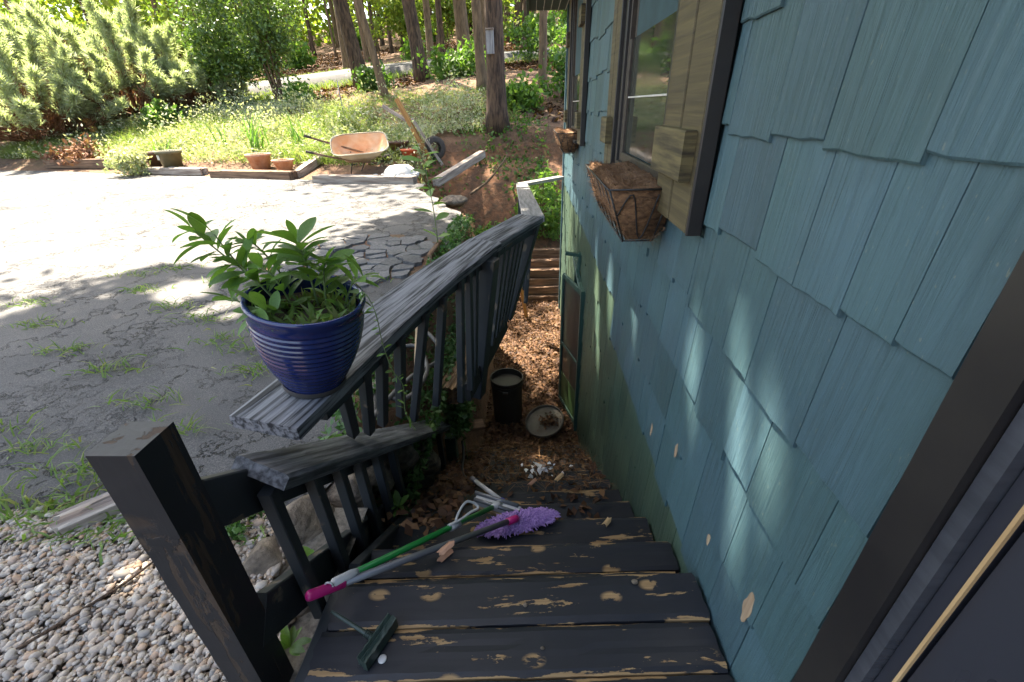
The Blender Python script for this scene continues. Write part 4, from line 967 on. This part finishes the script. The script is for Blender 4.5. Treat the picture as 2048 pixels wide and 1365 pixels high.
obj('tray',loft(rings,0),MAT['barrow_out'],wb); obj('tray_inside',loft(inner,1),MAT['barrow'],wb)
tube('rim_roll',[p for p in rr_ring(.585,.333,.19,.05)]+[rr_ring(.585,.333,.19,.05)[0]],.013,MAT['barrow_out'],wb,6)
wc=bc+fx*.62+Vector((0,0,-.26))
ring=[(.10,-.035),(.155,-.045),(.175,-.02),(.175,.02),(.155,.045),(.10,.035)]
V,F=lathe_data(ring,24,False); 
wh=obj('wheel',mesh(V,F,True),MAT['rubber'],wb,T(wc)@Vector((0,0,1)).rotation_difference(fy).to_matrix().to_4x4())
V,F=lathe_data([(.02,-.03),(.10,-.034),(.10,.034),(.02,.03)],20,True); obj('hub',mesh(V,F,True),MAT['timber'],wh,T(wc)@Vector((0,0,1)).rotation_difference(fy).to_matrix().to_4x4())
for s in (-1,1):
    tube('handle',spline([wc+fy*.09*s,bc+fx*.1+fy*.17*s+Vector((0,0,-.11)),bc-fx*.5+fy*.24*s+Vector((0,0,.08)),bc-fx*1.0+fy*.27*s+Vector((0,0,.27))],4),.021,MAT['timber'],wb,8)
    tube('grip',[bc-fx*.88+fy*.264*s+Vector((0,0,.225)),bc-fx*1.02+fy*.272*s+Vector((0,0,.278))],.026,MAT['rubber'],wb,8)
    tube('leg',spline([bc-fx*.15+fy*.17*s+Vector((0,0,-.08)),bc-fx*.22+fy*.2*s+Vector((0,0,-.40)),bc-fx*.05+fy*.2*s+Vector((0,0,-.40)),bc+fx*.1+fy*.17*s+Vector((0,0,-.10))],4),.012,MAT['wire'],wb,6)
_loc=W[wb].translation.copy(); wb.matrix_basis=T(_loc+Vector((0,.1,.02)))@Matrix.Rotation(rad(30),4,fx)
MAT['terracotta']=simple('terracotta',(.36,.16,.08),(.50,.30,.20),(7,7,7),.8,.2)
MAT['brownpot']=simple('brown glazed pot',(.16,.075,.04),(.09,.045,.03),(7,7,7),.5,.1)
MAT['olivepot']=simple('olive plastic pot',(.14,.12,.06),(.10,.085,.045),(7,7,7),.5,.1)
MAT['redpot']=simple('orange red pot',(.55,.10,.035),(.45,.08,.03),(7,7,7),.5,.1)
def bigpot(x,y,r0,r1,h,mat,label,z=None,tilt=(0,0)):
    z=gbase(x,y)+.0 if z is None else z
    b=thing('planter_pot',label,'flower pot',(x,y,z),'flower pots in the planting bed'); M=T(x,y,z)@Euler((*tilt,0)).to_matrix().to_4x4()
    lathe('body',[(0,0),(r0,0),(r0+(r1-r0)*.85,h*.84),(r1*1.05,h*.85),(r1*1.07,h),(r1*.95,h),(r1*.9,h*.86)],mat,b,M,28)
    V,F=lathe_data([(.001,h*.88),(r1*.91,h*.87)],20,False); obj('soil',mesh(V,F),MAT['soilpot'],b,M); return b
b=bigpot(-9.15,11.72,.20,.28,.44,MAT['olivepot'],'dark olive pot with a pale label beside the brown pot')
obj('paper_label',mesh([(-9.15+.270*math.sin(a)*1.0,11.72-.270*math.cos(a),gbase(-9.15,11.72)+.02+z) for z in (.22,.33) for a in (-.9,-.6,-.3)],[(0,1,4,3),(1,2,5,4)]),MAT['white'],b)
bigpot(-9.72,11.98,.20,.27,.38,MAT['brownpot'],'brown glazed pot left of the dark olive pot')
bigpot(-6.42,10.98,.19,.27,.36,MAT['terracotta'],'pale terracotta pot in front of the iris leaves')
bigpot(-5.72,10.72,.15,.23,.26,MAT['terracotta'],'small low terracotta pot right of the iris clump')
bigpot(-2.72,10.62,.15,.19,.22,MAT['redpot'],'orange red pot behind the white planter')
bigpot(-3.05,10.95,.14,.24,.30,MAT['brownpot'],'brown funnel shaped pot behind the white planter')
tp=thing('white_planter','white scalloped low planter with one broad green leaf on it','planter',(-2.75,9.75,.0))
lathe('body',[(0,0),(.30,.0),(.36,.06),(.36,.10),(.30,.20),(.20,.27),(0.001,.29)],MAT['white'],tp,T(-2.75,9.75,.02),32)
for k in range(26):
    a=k*.2417; tube('scallop',[(-2.75+.355*math.cos(a),9.75+.355*math.sin(a),.05),(-2.75+.365*math.cos(a),9.75+.365*math.sin(a),.14)],[.028,.032],MAT['white'],tp,7)
leaf_at((-2.85,9.55,.25),(1,.1,-.1),.42,2,.6,tp,MAT['leaf_bright'])
tr=thing('old_tyre','old black tyre standing among the weeds behind the stakes','tyre',(-2.15,11.1,.3))
V,F=lathe_data([(.13,-.07),(.22,-.08),(.26,-.04),(.26,.04),(.22,.08),(.13,.07)],24,False); obj('tread',mesh(V,F,True),MAT['rubber'],tr,T(-2.25,11.15,.50)@Euler((1.45,0,.6)).to_matrix().to_4x4())
for A,B,w_,lab in (((-2.30,10.9,.2),(-2.95,10.95,1.55),.10,'thick pale wooden post leaning left behind the tyre'),((-2.05,10.9,.15),(-2.65,10.9,1.15),.06,'thinner wooden stake leaning beside the thick post'),((-2.75,10.92,1.08),(-3.3,11.0,1.40),.07,'short broken stick crossing the leaning post')):
    o=rough_plank('wooden_post',A,B,w_,w_,MAT['yellowwood' if w_>.09 else 'greytimber'],None,depth=.02,ragged=(.03,.05),ny=6,seed=int(w_*1000)); tag(o,lab,'post')
tag(tube('metal_rod',[(-5.35,14.0,.85),(-5.37,14.0,2.05)],.014,MAT['greypole'],None,6),'thin upright metal rod in the sunny weeds','rod')
stone('white_ball',-3.35,9.95,.05,.07,.07,.07,141,MAT['white'],'small white ball under the wheelbarrow','ball')
stone('rock',-1.55,9.0,-.32,.34,.25,.14,142,MAT['stone'],'flat sunlit rock on the edge of the clay bank','rock')
tag(tube('fallen_branch',spline([(-1.25,9.4,-.25),(-.9,9.8,-.05),(-.62,10.0,.25),(-.5,10.3,.42)],5),.03,MAT['bark2'],None,7,.012),'bare fallen branch lying over the clay bank','branch')

# ------------------------------------------------------------------ grasses, weeds, ivy, litter
def blades(P, L, wd, lean=.5, bend=.35):
    n=len(P); d=rng.normal(0,1,(n,3))*lean; d[:,2]=1; d/=np.linalg.norm(d,axis=1)[:,None]; s=np.cross(d,rng.normal(0,1,(n,3))); s/=np.linalg.norm(s,axis=1)[:,None]
    l=(L*rng.uniform(.4,1.4,n))[:,None]; hz=d.copy(); hz[:,2]=0; tip=P+d*l+hz*l*bend*2-np.array([0,0,1])*l*bend*.5; midp=P+d*l*.55
    ww=wd*rng.uniform(.6,1.4,n)[:,None]
    V=np.stack([P-s*ww*.5,P+s*ww*.5,midp+s*ww*.45,tip,midp-s*ww*.45],1).reshape(-1,3); b=np.arange(n)[:,None]*5
    return V,np.concatenate([b+np.array([[0,1,2,4]]),b+np.array([[4,2,3,3]])],0)
def bladeobj(name,P,L,wd,mat,label,cat,parent=None,lean=.5,bend=.35):
    V,F=blades(P,L,wd,lean,bend); n=len(P); tri=np.concatenate([F[:n,[0,1,2]],F[:n,[0,2,3]],F[n:,[0,1,2]]],0)
    o=obj(name,npmesh(V,tri),mat,parent)
    if label: stuff(o,label,cat)
    return o
def onground(x,y,dz=0): return np.stack([x,y,np.array([gz(a,b) for a,b in zip(x,y)])+dz],1)
n=60000; x=rng.uniform(-17,-.4,n); s=rng.random(n)**1.1*6.0+.75; y=8.6-.3*x+s/.958
pn=np.sin(x*1.1+1)+np.sin(y*1.4)+np.sin(x*.4-y*.7); ok=(rng.random(n)<.45+.25*pn)&((x<-2.3)|(y>11.9)); bladeobj('tall_grass',onground(x[ok],y[ok]),.36,.016,MAT['grass'],'sunlit grass and weeds growing in the planting bed','grass')
n=64000; x=rng.uniform(-17,-1.2,n); s=rng.random(n)**.8*5.0+.55; y=8.6-.3*x+s/.958
pn=np.sin(x*.9+3)+np.sin(y*1.1+1); ok=(rng.random(n)<.6+.3*pn)&((x<-2.3)|(y>11.9))
V,F=leaf_quads(onground(x[ok],y[ok],.13)+np.stack([rng.normal(0,.05,ok.sum()),rng.normal(0,.05,ok.sum()),np.abs(rng.normal(0,.10,ok.sum()))*(1+2.2*np.clip(np.sin(x[ok]*2.3)+np.sin(y[ok]*2.9+1),0,2))-.06],1),.085,.45,.4); stuff(obj('pale_weeds',npmesh(V,F),MAT['paleweed']),'pale weeds in the bed','weeds')
n=9000; x=rng.uniform(-16,2.5,n); k=rng.integers(0,len(roadP)-1,n); t_=rng.random(n); sg=np.where(rng.random(n)<.62,1,-1); off=sg*(1.3+rng.random(n)*1.3)
RP=np.array([p[:] for p in roadP]); A_=RP[k]+(RP[k+1]-RP[k])*t_[:,None]; D_=RP[k+1]-RP[k]; D_/=np.linalg.norm(D_,axis=1)[:,None]
x=A_[:,0]-D_[:,1]*off; y=A_[:,1]+D_[:,0]*off; bladeobj('verge_grass',onground(x,y,.08),.26,.022,MAT['grass'],'bright green grass verge along the hill road','grass')
# ivy along the rail foot and in the gaps
n=5200; y=rng.uniform(1.5,6.2,n); x=-.62-rng.random(n)**1.3*.42-np.where(y>3.2,.0,.0); ok=(x>-1.1); P=onground(x[ok],y[ok],.03); P[:,2]=np.maximum(P[:,2],-.55)+rng.random(ok.sum())*.09
V,F=leaf_quads(P,.045,.6,.3); stuff(obj('ivy',npmesh(V,F),MAT['ivy']),'dark ivy covering the bank behind the leaning balusters','ivy')
P=clumps((-.60,2.86,-.82),(.10,.18,.22),46,26,.05,shell=.1); hv=thing('hanging_shrub','green trailing honeysuckle hanging over the end of the stair rail','vine',(-.6,2.9,-1.1)); crown_of('foliage',P,.055,MAT['ivy'],hv,.5); tube('stem',spline([(-.66,2.9,-.5),(-.58,2.84,-.9),(-.54,2.8,-1.3)],5),.004,MAT['potstem'],hv,5)
n=9000; x=rng.uniform(-2.4,.4,n); y=rng.uniform(8.8,13.5,n); ok=(rng.random(n)<.42+.4*np.sin(x*2+y*1.3))&((y>10.2)|(rng.random(n)<.25)); V,F=leaf_quads(onground(x[ok],y[ok],.06)+rng.normal(0,.05,(ok.sum(),3)),.085,.6,.3); stuff(obj('bank_groundcover',npmesh(V,F),MAT['leaf_mid']),'leafy green ground cover on the bank beyond the clay','ground cover')
# leaf litter in the stairwell and on the forest floor
def litter(P,size,label,up=None):
    n=len(P); nr=rng.normal(0,.45,(n,3)); nr[:,2]=1; V,F=leaf_quads(P,size,.55,-.0,0,nr); 
    return V,F
n=9000; x=rng.uniform(-.66,.55,n); y=rng.uniform(3.95,8.35,n); P=onground(x,y); P[:,2]=np.maximum(-2.2,P[:,2])+rng.random(n)*.05
dl=rng.normal(0,1,(n,3)); dl[:,2]*=.35
Vs,Fs=[],[]
def lit(P,size):
    n=len(P); d=rng.normal(0,1,(n,3)); d[:,2]*=.4; d/=np.linalg.norm(d,axis=1)[:,None]; up=np.tile(np.array([0,0,1.]),(n,1))+rng.normal(0,.45,(n,3)); s=np.cross(d,up); s/=np.linalg.norm(s,axis=1)[:,None]; nn=np.cross(s,d)
    L=(size*rng.uniform(.5,1.5,n))[:,None]
    return np.stack([P-d*L*.5,P+s*L*.3+nn*L*.18,P+d*L*.5,P-s*L*.3+nn*L*.18],1).reshape(-1,3), np.arange(n*4).reshape(n,4)
Vs_,Fs_=lit(P,.05); stuff(obj('leaf_litter',npmesh(Vs_,Fs_),MAT['litter']),'thick brown dead leaves covering the stairwell floor','leaf litter')
n=5000; x=rng.uniform(-.66,.55,n); y=rng.uniform(2.0,8.35,n); zz=np.where(y<3.9,np.interp(y,FY,FZ)+.012,-2.2)+rng.random(n)*.05
bladeobj('pine_straw',np.stack([x,y,zz],1),.11,.0022,MAT['straw'],'thin brown pine straw scattered over the dead leaves','pine straw',lean=6,bend=.02)
# leaves on the steps
pts=[]
for k in range(3,12):
    y0,y1=FY[k-1],FY[k]; dens=int(60+k*34)
    for q in range(dens):
        xx=-.62+1.15*(R2.random()); 
        if k<6: xx=-.62+.5*R2.random()**1.6 if R2.random()<.6 else R2.uniform(.0,.5)
        yy=y0+(y1-y0)*R2.random()**2.0; pts.append((xx,yy+SK*(xx+.04)+.012,FZ[k]+R2.random()*.03))
for q in range(500): yy=R2.uniform(1.25,3.2); pts.append((R2.uniform(-.66,-.38),yy,np.interp(yy,FY,FZ)+R2.uniform(.0,.05)))
Vs_,Fs_=lit(np.array(pts),.048); stuff(obj('step_leaves',npmesh(Vs_,Fs_),MAT['litter']),'dry brown leaves heaped on the lower steps','leaf litter')
LP=[LMx@Vector((.05+R2.gauss(0,.06),-.02+R2.gauss(0,.05),.015+R2.random()*.03)) for _ in range(150)]; Vs_,Fs_=lit(np.array([p[:] for p in LP]),.04); stuff(obj('lid_leaves',npmesh(Vs_,Fs_),MAT['litter']),'small heap of curled leaves inside the lid','leaf litter')
# pale scraps
MAT['scrap']=island('white paint scraps',[(.7,.7,.7),(.6,.6,.58)],.7)
P=np.array([(.085+R2.gauss(0,.055),2.36+R2.gauss(0,.035),-.950+R2.random()*.012) for _ in range(26)]); Vs_,Fs_=lit(P,.045); stuff(obj('paper_scraps',npmesh(Vs_,Fs_),MAT['scrap']),'torn white paper scraps on a leafy step','paper')
for k,(x,y,z,L,lab) in enumerate(((-.36,1.06,-.176,.10,'reddish curled bark piece near the mop poles'),(-.02,2.02,-.775,.09,'orange bark flake on a lower step'),(.13,1.86,-.574,.10,'pale splinter of wood on a middle step'),(-.33,.98,-.026,.09,'pinkish bark strip on the edge of the top step'),(.33,1.40,-.378,.07,'upright pale wood chip near the wall side'))):
    o=rough_plank('bark_piece',(x,y,z+.006),(x+L*.6,y+L*.7,z+.01),.025,.006,MAT['tan' if k in(2,4) else 'terracotta'],None,depth=.002,ny=4,ds=.02,ragged=(.02,.02),seed=k); tag(o,lab,'bark')
n=34000; x=rng.uniform(-20,9,n); y=rng.uniform(12,40,n); ok=(edge_s_:= (y-(8.6-.3*np.minimum(x,2)))*.958)>3.5; ok&=(x<.3)|(y>9); x,y=x[ok],y[ok]; Vs_,Fs_=lit(onground(x,y,.03)+np.stack([0*x,0*x,.1*np.sin(x)*0],1),.16); stuff(obj('forest_litter',npmesh(Vs_,Fs_),MAT['litter']),'brown fallen leaves and pine straw on the wooded slope','leaf litter')
# weeds in the asphalt cracks
cen=[]
for (x,y) in [(-3.1,3.35),(-2.6,3.1),(-3.6,3.7),(-2.25,2.75),(-1.75,2.35),(-3.9,3.0),(-3.3,2.6),(-2.75,2.35),(-2.2,2.0),(-1.9,1.75),(-4.4,3.4),(-2.9,1.75),(-2.5,1.62),(-3.0,4.0),(-2.35,3.6),(-2.0,3.2),(-4.6,2.5),(-3.6,2.0),(-2.15,1.45),(-1.9,1.42),(-2.6,1.35),(-2.45,3.95),(-1.6,3.9),(-1.95,2.6),(-1.7,3.0),(-3.7,4.3),(-4.0,4.1)]:
    for q in range(56): cen.append((x+R2.gauss(0,.12),y+R2.gauss(0,.045)+.0,0))
cen=np.array(cen); Pz=np.array([[a,b,za(a,b)+.012] for a,b,_ in cen]); bladeobj('crack_weeds',Pz,.075,.0075,MAT['weed'],'small green weeds sprouting from the asphalt cracks','weeds',lean=1.0,bend=.3)
n=560; x=rng.uniform(-2.4,-1.05,n); y=1.22+rng.normal(0,.07,n); ok=(x<-1.5)|(rng.random(n)<.5); bladeobj('edge_weeds',np.stack([x,y,np.full(n,-.14)],1)[ok],.075,.010,MAT['weed'],'green weeds along the edge between pebbles and asphalt','weeds',lean=.8)
P=clumps((-1.22,1.12,-.10),(.16,.16,.03),26,9,.04,shell=.0); V,F=leaf_quads(P,.035,.7,.2); stuff(obj('clover_weeds',npmesh(V,F),MAT['ivy']),'low round leaved weeds on the pebbles beside the post','weeds')
for k,(x,y,z,l) in enumerate(((-.80,1.02,-.13,'green weed between the stones by the first baluster'),(-.74,.72,-.10,'green weed at the landing corner beside the brush'),(-.66,1.52,-.40,'small yellow green weed below the railing'))):
    th=thing('stone_weed',l,'weed',(x,y,z)); 
    for q in range(8): leaf_at((x,y,z),(R2.gauss(0,.8),R2.gauss(0,.8),.8),R2.uniform(.05,.09),q,R2.uniform(-.4,.4),th,MAT['potleaf'])
tag(tube('twig',spline([(-1.62,.70,-.125),(-1.46,.90,-.118),(-1.40,1.0,-.11)],4),.007,MAT['bark'],None,6,.004),'thin brown twig lying on the pebbles','twig')
tag(tube('twig',spline([(-2.15,1.75,-.12),(-1.95,1.6,-.115),(-1.9,1.42,-.11),(-2.0,1.25,-.11)],4),.003,MAT['bark2'],None,6,.002),'long thin dry stalk at the asphalt corner','twig')
# tall weed sapling by the rail
sp=thing('weed_sapling','spindly broad leaved weed growing between asphalt and rail','weed',(-1.05,4.95,-.09))
P=spline([(-1.02,4.72,-.1),(-1.04,4.78,.35),(-1.10,4.85,.8),(-1.18,4.9,1.05)],6); tube('stem',P,.007,MAT['potstem'],sp,6,.003)
for q in range(16):
    p=P[3+int(q*.9)]; a=q*2.4; leaf_at(p,(math.cos(a),math.sin(a),.25),R2.uniform(.14,.26),2,R2.uniform(-.5,.5),sp,MAT['leaf_bright'])
# iris clumps
for (x,y,nn,l,h) in ((-6.9,11.95,26,'tall strappy iris clump behind the terracotta pot',1.15),(-5.9,12.1,16,'smaller iris clump left of the wheelbarrow',.9),(-9.9,12.5,9,'broad pale leaf fan rising behind the brown pot',.8),(-8.3,12.9,9,'thin sword leaved plant between the pots',.8)):
    z=gbase(x,y); th=thing('iris_plant',l,'plant',(x,y,z),'sword leaved plants in the bed')
    for q in range(nn):
        a=R2.uniform(0,6.28); b=Vector((x+R2.gauss(0,.13),y+R2.gauss(0,.1),z-.02)); out=Vector((math.cos(a),math.sin(a)*.6,0))*R2.uniform(.1,.75); hh=h*R2.uniform(.6,1.1); s=out.cross(Vector((0,0,1))).normalized()*.024
        V=[];F=[]
        for i in range(7):
            u=i/6; p=b+out*u*u*hh+Vector((0,0,hh*(u-.28*u*u*out.length))); ww=(1-u**2.2)+.03; V+=[p-s*ww,p+s*ww]
        F=[(2*i,2*i+1,2*i+3,2*i+2) for i in range(6)]; obj('leaf',mesh(V,F,True),MAT['leaf_bright'],th)
# fluffy weed clump on the asphalt edge, small bush by the steps
def bush(name,label,cat,c,R,ncl,per,cr,size,mat,stem=.02,group=None,aspect=.5,shell=.3,nst=5):
    b=thing(name,label,cat,(c[0],c[1],gz(c[0],c[1])),group); P=clumps(c,R,ncl,per,cr,shell=shell); g=gz(c[0],c[1]); P=P[P[:,2]>g]; crown_of('foliage',P,size,MAT[mat],b,aspect)
    for q in range(nst):
        a=R2.uniform(0,6.28); e=Vector(c)+Vector((R[0]*.6*math.cos(a),R[1]*.6*math.sin(a),R[2]*.5)); s0=Vector((c[0]+R2.gauss(0,.06),c[1]+R2.gauss(0,.06),g-.05)); tube('stem',spline([s0,s0.lerp(e,.5)+Vector((0,0,.1*R[2])),e],4),stem,MAT['bark2'],b,6,stem*.4)
    return b
bush('weed_clump','fluffy pale weed clump growing on the asphalt edge','weed',(-10.0,11.4,.28),(.5,.4,.35),40,40,.14,.10,'paleweed',.01)
bush('sunny_shrub','sunny yellow green shrub behind the end of the long rail','shrub',(.30,9.6,-.65),(.55,.6,.75),60,42,.16,.095,'leaf_bright',.012)
bush('bank_shrub','broad leaved seedling above the clay bank left of the far rail','shrub',(-.80,9.5,gz(-.80,9.5)+.20),(.40,.34,.16),24,22,.10,.13,'leaf_bright',.008,aspect=.6)
bush('dead_clump','brown dead clump at the base of the left juniper','shrub',(-12.9,13.1,.25),(.9,.5,.4),40,40,.2,.13,'juniper_dead',.015)

# ------------------------------------------------------------------ junipers
def juniper(x,y,R,H,nb,label,lean=(0,0)):
    z=gbase(x,y); b=thing('juniper_bush',label,'bush',(x,y,z),'junipers along the road'); gV=[];dV=[]
    for q in range(nb):
        a=R2.uniform(0,6.28); el=R2.uniform(.15,1.15); L=R*R2.uniform(.65,1.1); d0=Vector((math.cos(a)*math.cos(el)+lean[0],math.sin(a)*math.cos(el)*.8+lean[1],math.sin(el)*H/R)).normalized()
        pts=[Vector((x,y,z+.1))+d0*L*u+Vector((0,0,.30*u*u*L*.6)) for u in (0,.3,.6,.85,1.0)]
        V_,F_=tube_data(pts,[.05,.035,.022,.012,.005],5); dV.append((V_,F_))
        P=np.array([p[:] for p in spline(pts,8)]); n=110; idx=rng.integers(10,len(P),n); u=idx/len(P)
        tip=np.array(d0)*.6+np.array([0,0,.8]); dirs=rng.normal(0,.55,(n,3))+tip; dirs/=np.linalg.norm(dirs,axis=1)[:,None]
        gV.append((P[idx]+rng.normal(0,.10,(n,3))*(1.25-u)[:,None], dirs, u))
    Vt=[];Ft=[]
    for V_,F_ in dV: o_=len(Vt); Vt+=V_; Ft+=[tuple(o_+i for i in f) for f in F_]
    obj('limbs',mesh(Vt,Ft,True),MAT['juniper_dead'],b)
    Pa=np.concatenate([g[0] for g in gV]); Da=np.concatenate([g[1] for g in gV]); ua=np.concatenate([g[2] for g in gV])
    def tuft(P,D,per,L,wd,mat,name):
        n=len(P)*per; p=np.repeat(P,per,0); d=np.repeat(D,per,0)+rng.normal(0,.42,(n,3)); d/=np.linalg.norm(d,axis=1)[:,None]; s=np.cross(d,rng.normal(0,1,(n,3))); s/=np.linalg.norm(s,axis=1)[:,None]; l=(L*rng.uniform(.5,1.3,n))[:,None]
        V=np.stack([p,p+d*l*.6+s*wd,p+d*l,p+d*l*.6-s*wd],1).reshape(-1,3); obj(name,npmesh(V,np.arange(n*4).reshape(n,4)),mat,b)
    g=(ua>.66)|((ua>.52)&(rng.random(len(ua))<.4)); tuft(Pa[g],Da[g],10,.25,.013,MAT['juniper'],'needle_sprays'); tuft(Pa[~g],Da[~g],3,.22,.010,MAT['juniper_dead'],'dead_twigs')
juniper(-16.2,15.4,2.9,1.7,110,'big leftmost juniper with brown inner twigs',(-.15,0))
juniper(-14.2,17.4,3.0,2.1,115,'tall spreading juniper in the middle of the row',(-.25,0))
juniper(-12.3,18.0,1.9,1.5,65,'smaller right hand juniper beside the road',(.1,0))
juniper(-17.8,17.8,2.9,2.2,80,'back left juniper at the frame edge',(0,0))
o=beam('cut_stump',(-14.3,15.6,.55),(-14.55,15.6,1.25),.16,.16,MAT['yellowwood']); tag(o,'short yellow cut stump under the junipers','stump')

# ------------------------------------------------------------------ holly and forest
hl=thing('holly_tree','dense glossy dark green holly tree between the junipers and the road','tree',(-9.0,17.6,1.6))
for q in range(9): 
    a=q*.7; obj('trunk' if q==0 else 'stem',trunk_mesh([(-8.9+.12*math.cos(a),17.6+.1*math.sin(a),1.45),(-9.0+.22*math.cos(a),17.6+.2*math.sin(a),2.7),(-9.3+.7*math.cos(a),17.8+.5*math.sin(a),5.2)],.05,.02,6,q),MAT['bark2'],hl)
P=np.concatenate([clumps((-9.8,17.8,4.6),(2.1,1.7,2.1),210,60,.42,shell=.2),clumps((-10.6,17.6,3.1),(1.2,1.0,.9),70,60,.3,shell=.3),clumps((-8.8,17.7,3.3),(.8,.8,.8),34,60,.25,shell=.3)]); crown_of('crown',P,.135,MAT['leaf_dark'],hl,.45)
def tree(x,y,r,label,lean=(0,0),h=15,mat='bark',crown=True,group='forest trees',cmat='leaf_yellow',nl=1500,low=6.5):
    z=gz(x,y); t_=thing('pine_tree' if mat=='bark' else 'forest_tree',label,'tree',(x,y,z),group)
    n=14 if r>.15 else 8; k=R2.uniform(-.15,.15)
    obj('trunk',trunk_mesh([(x,y,z-.15),(x+lean[0]*.25+k*.3,y+lean[1]*.25,z+h*.25),(x+lean[0]*.55+k,y+lean[1]*.55,z+h*.55),(x+lean[0],y+lean[1],z+h)],r,r*.35,n),MAT[mat],t_)
    if crown:
        c=(x+lean[0]*.8,y+lean[1]*.8,z+h*.8); P=clumps(c,(2.6,2.6,h*.28),70,nl//70,.5,shell=.2); P=P[P[:,2]>z+low]; crown_of('crown',P,.36,MAT[cmat],t_,.55)
    return t_
tF=tree(-.82,12.0,.24,'thick furrowed trunk with a white disc and a box nailed on it',(0,.2),16,cmat='leaf_mid',group='big trees before the road')
z=gz(-.82,12.0)
lathe('white_disc',[(0,0),(.05,0),(.05,.012),(0,.014)],MAT['white'],tF,T(-.86,11.755,z+2.6)@Euler((math.pi/2,0,0)).to_matrix().to_4x4(),16)
bxo=beam('nest_box',(-.90,11.73,z+1.55),(-.90,11.73,z+2.0),.08,.17,MAT['whitewood'],tF,(1,0,0)); beam('box_roof',(-.99,11.70,z+2.01),(-.81,11.70,z+2.01),.14,.02,MAT['greytimber'],tF)
tree(-6.5,19.6,.29,'dark thick trunk leaning left beside the road',(-2.4,0),16,group='big trees before the road')
tree(-4.65,16.1,.13,'slim pale trunk leaning left in front of the road',(-2.5,.3),14,'bark2',group='big trees before the road')
tree(-4.1,19.4,.27,'dark trunk at the road edge leaning slightly left',(-1.8,0),16,group='big trees before the road')
tree(-2.65,21.4,.30,'pale brown trunk right at the road bend',(-.8,0),16,'bark2',group='big trees before the road')
tree(-1.5,15.8,.16,'slender grey brown trunk left of the tree with the white disc',(-.6,0),15,'bark2',group='big trees before the road')
tree(.35,15.2,.13,'thin trunk just right of the tree with the white disc',(.1,0),14,'bark2',group='big trees before the road')
tree(1.9,17.0,.14,'crooked thin trunk near the house eave',(-.5,0),14,'bark2',group='big trees before the road')
for k,(x,y) in enumerate(((-24,3),(-27,9),(-23,-4),(-30,15),(-26,19),(-31,2),(-20,-9),(-33,24))):
    tree(x,y,.2,'tall roadside tree out past the left end of the driveway',(0,0),17,'bark',True,'trees past the driveway','leaf_mid',2400,2.5)
rt=random.Random(3); cnt=0; used=[]
while cnt<72:
    x=rt.uniform(-34,12); y=rt.uniform(24,52)
    dz_=min((Vector((x,y))-Vector((p.x,p.y))).length for p in roadP)
    if (x<-10 and y<33) or dz_<2.2 or edge_s(x,y)<9 or any((x-a)**2+(y-b)**2<4 for a,b in used): continue
    used.append((x,y)); cnt+=1
    tree(x,y,rt.uniform(.09,.24),'slim trunk among the many in the woods beyond the road',(rt.uniform(-1.2,1.2),0),rt.uniform(13,18),rt.choice(['bark','bark2','bark2']),True,'woods beyond the road',rt.choice(['leaf_yellow','leaf_bright','leaf_yellow']),1100,3.5)
# understory shrubs and saplings
lab=['leafy green shrub on the slope beyond the road','yellow green sapling in the woods beyond the road']
cnt=0
while cnt<40:
    x=rt.uniform(-34,10); y=rt.uniform(21,46)
    if (x<-11 and y<30) or min((Vector((x,y))-Vector((p.x,p.y))).length for p in roadP)<3.0 or edge_s(x,y)<11: continue
    cnt+=1; k=cnt%2; s=rt.uniform(.6,1.3) if k else rt.uniform(1.2,2.2); g=gz(x,y)
    bush('woodland_shrub' if k else 'woodland_sapling',lab[1-k] if False else lab[0 if k else 1],'shrub',(x,y,g+s*(.6 if k else 1.6)),(s*.9,s*.9,s*(.6 if k else 1.1)),44,22,.30,.27,'leaf_bright' if k else 'leaf_yellow',.025,'understory shrubs beyond the road' if k else 'understory saplings beyond the road',.6,.2,3)
for k,(x,y,s,l) in enumerate(((-3.0,18.4,.9,'low green bush at the foot of the pale road bend tree'),(-5.6,18.2,.6,'small shrub between the leaning trunks'),(-1.9,18.6,1.0,'leafy bush left of the tree with the white disc'),(1.2,14.0,1.0,'shaded undergrowth right of the tree with the white disc'),(2.2,19.5,1.6,'tall airy shrub near the house corner'),(.6,21.5,1.5,'wispy pine sapling under the eave'),(-7.9,16.9,.55,'green seedling at the foot of the holly'),(-12.0,15.6,.6,'big leaved seedling under the right juniper'),(-.3,13.4,.5,'low green plants round the big trunk'))):
    bush('slope_shrub',l,'shrub',(x,y,gz(x,y)+s*.55),(s,s*.8,s*.6),46,26,.22,.16,'leaf_mid' if k%2 else 'leaf_bright',.015,'shrubs between bed and road',.55,.2,4)
# far wooded hillside closing the view
def wood_mass():
    P=[]
    for q in range(1900):
        x=rt.uniform(-75,45); y=rt.uniform(50,75); P.append((x,y,gbase(x,y)+rt.uniform(-1,18)))
    P=np.array(P); Q=(P[:,None,:]+rng.normal(0,1.0,(len(P),34,3))).reshape(-1,3); V,F=leaf_quads(Q,.75,.6,.1); stuff(obj('far_woods',npmesh(V,F),MAT['leaf_yellow']),'far off sunlit woods closing the view','woods')
wood_mass()
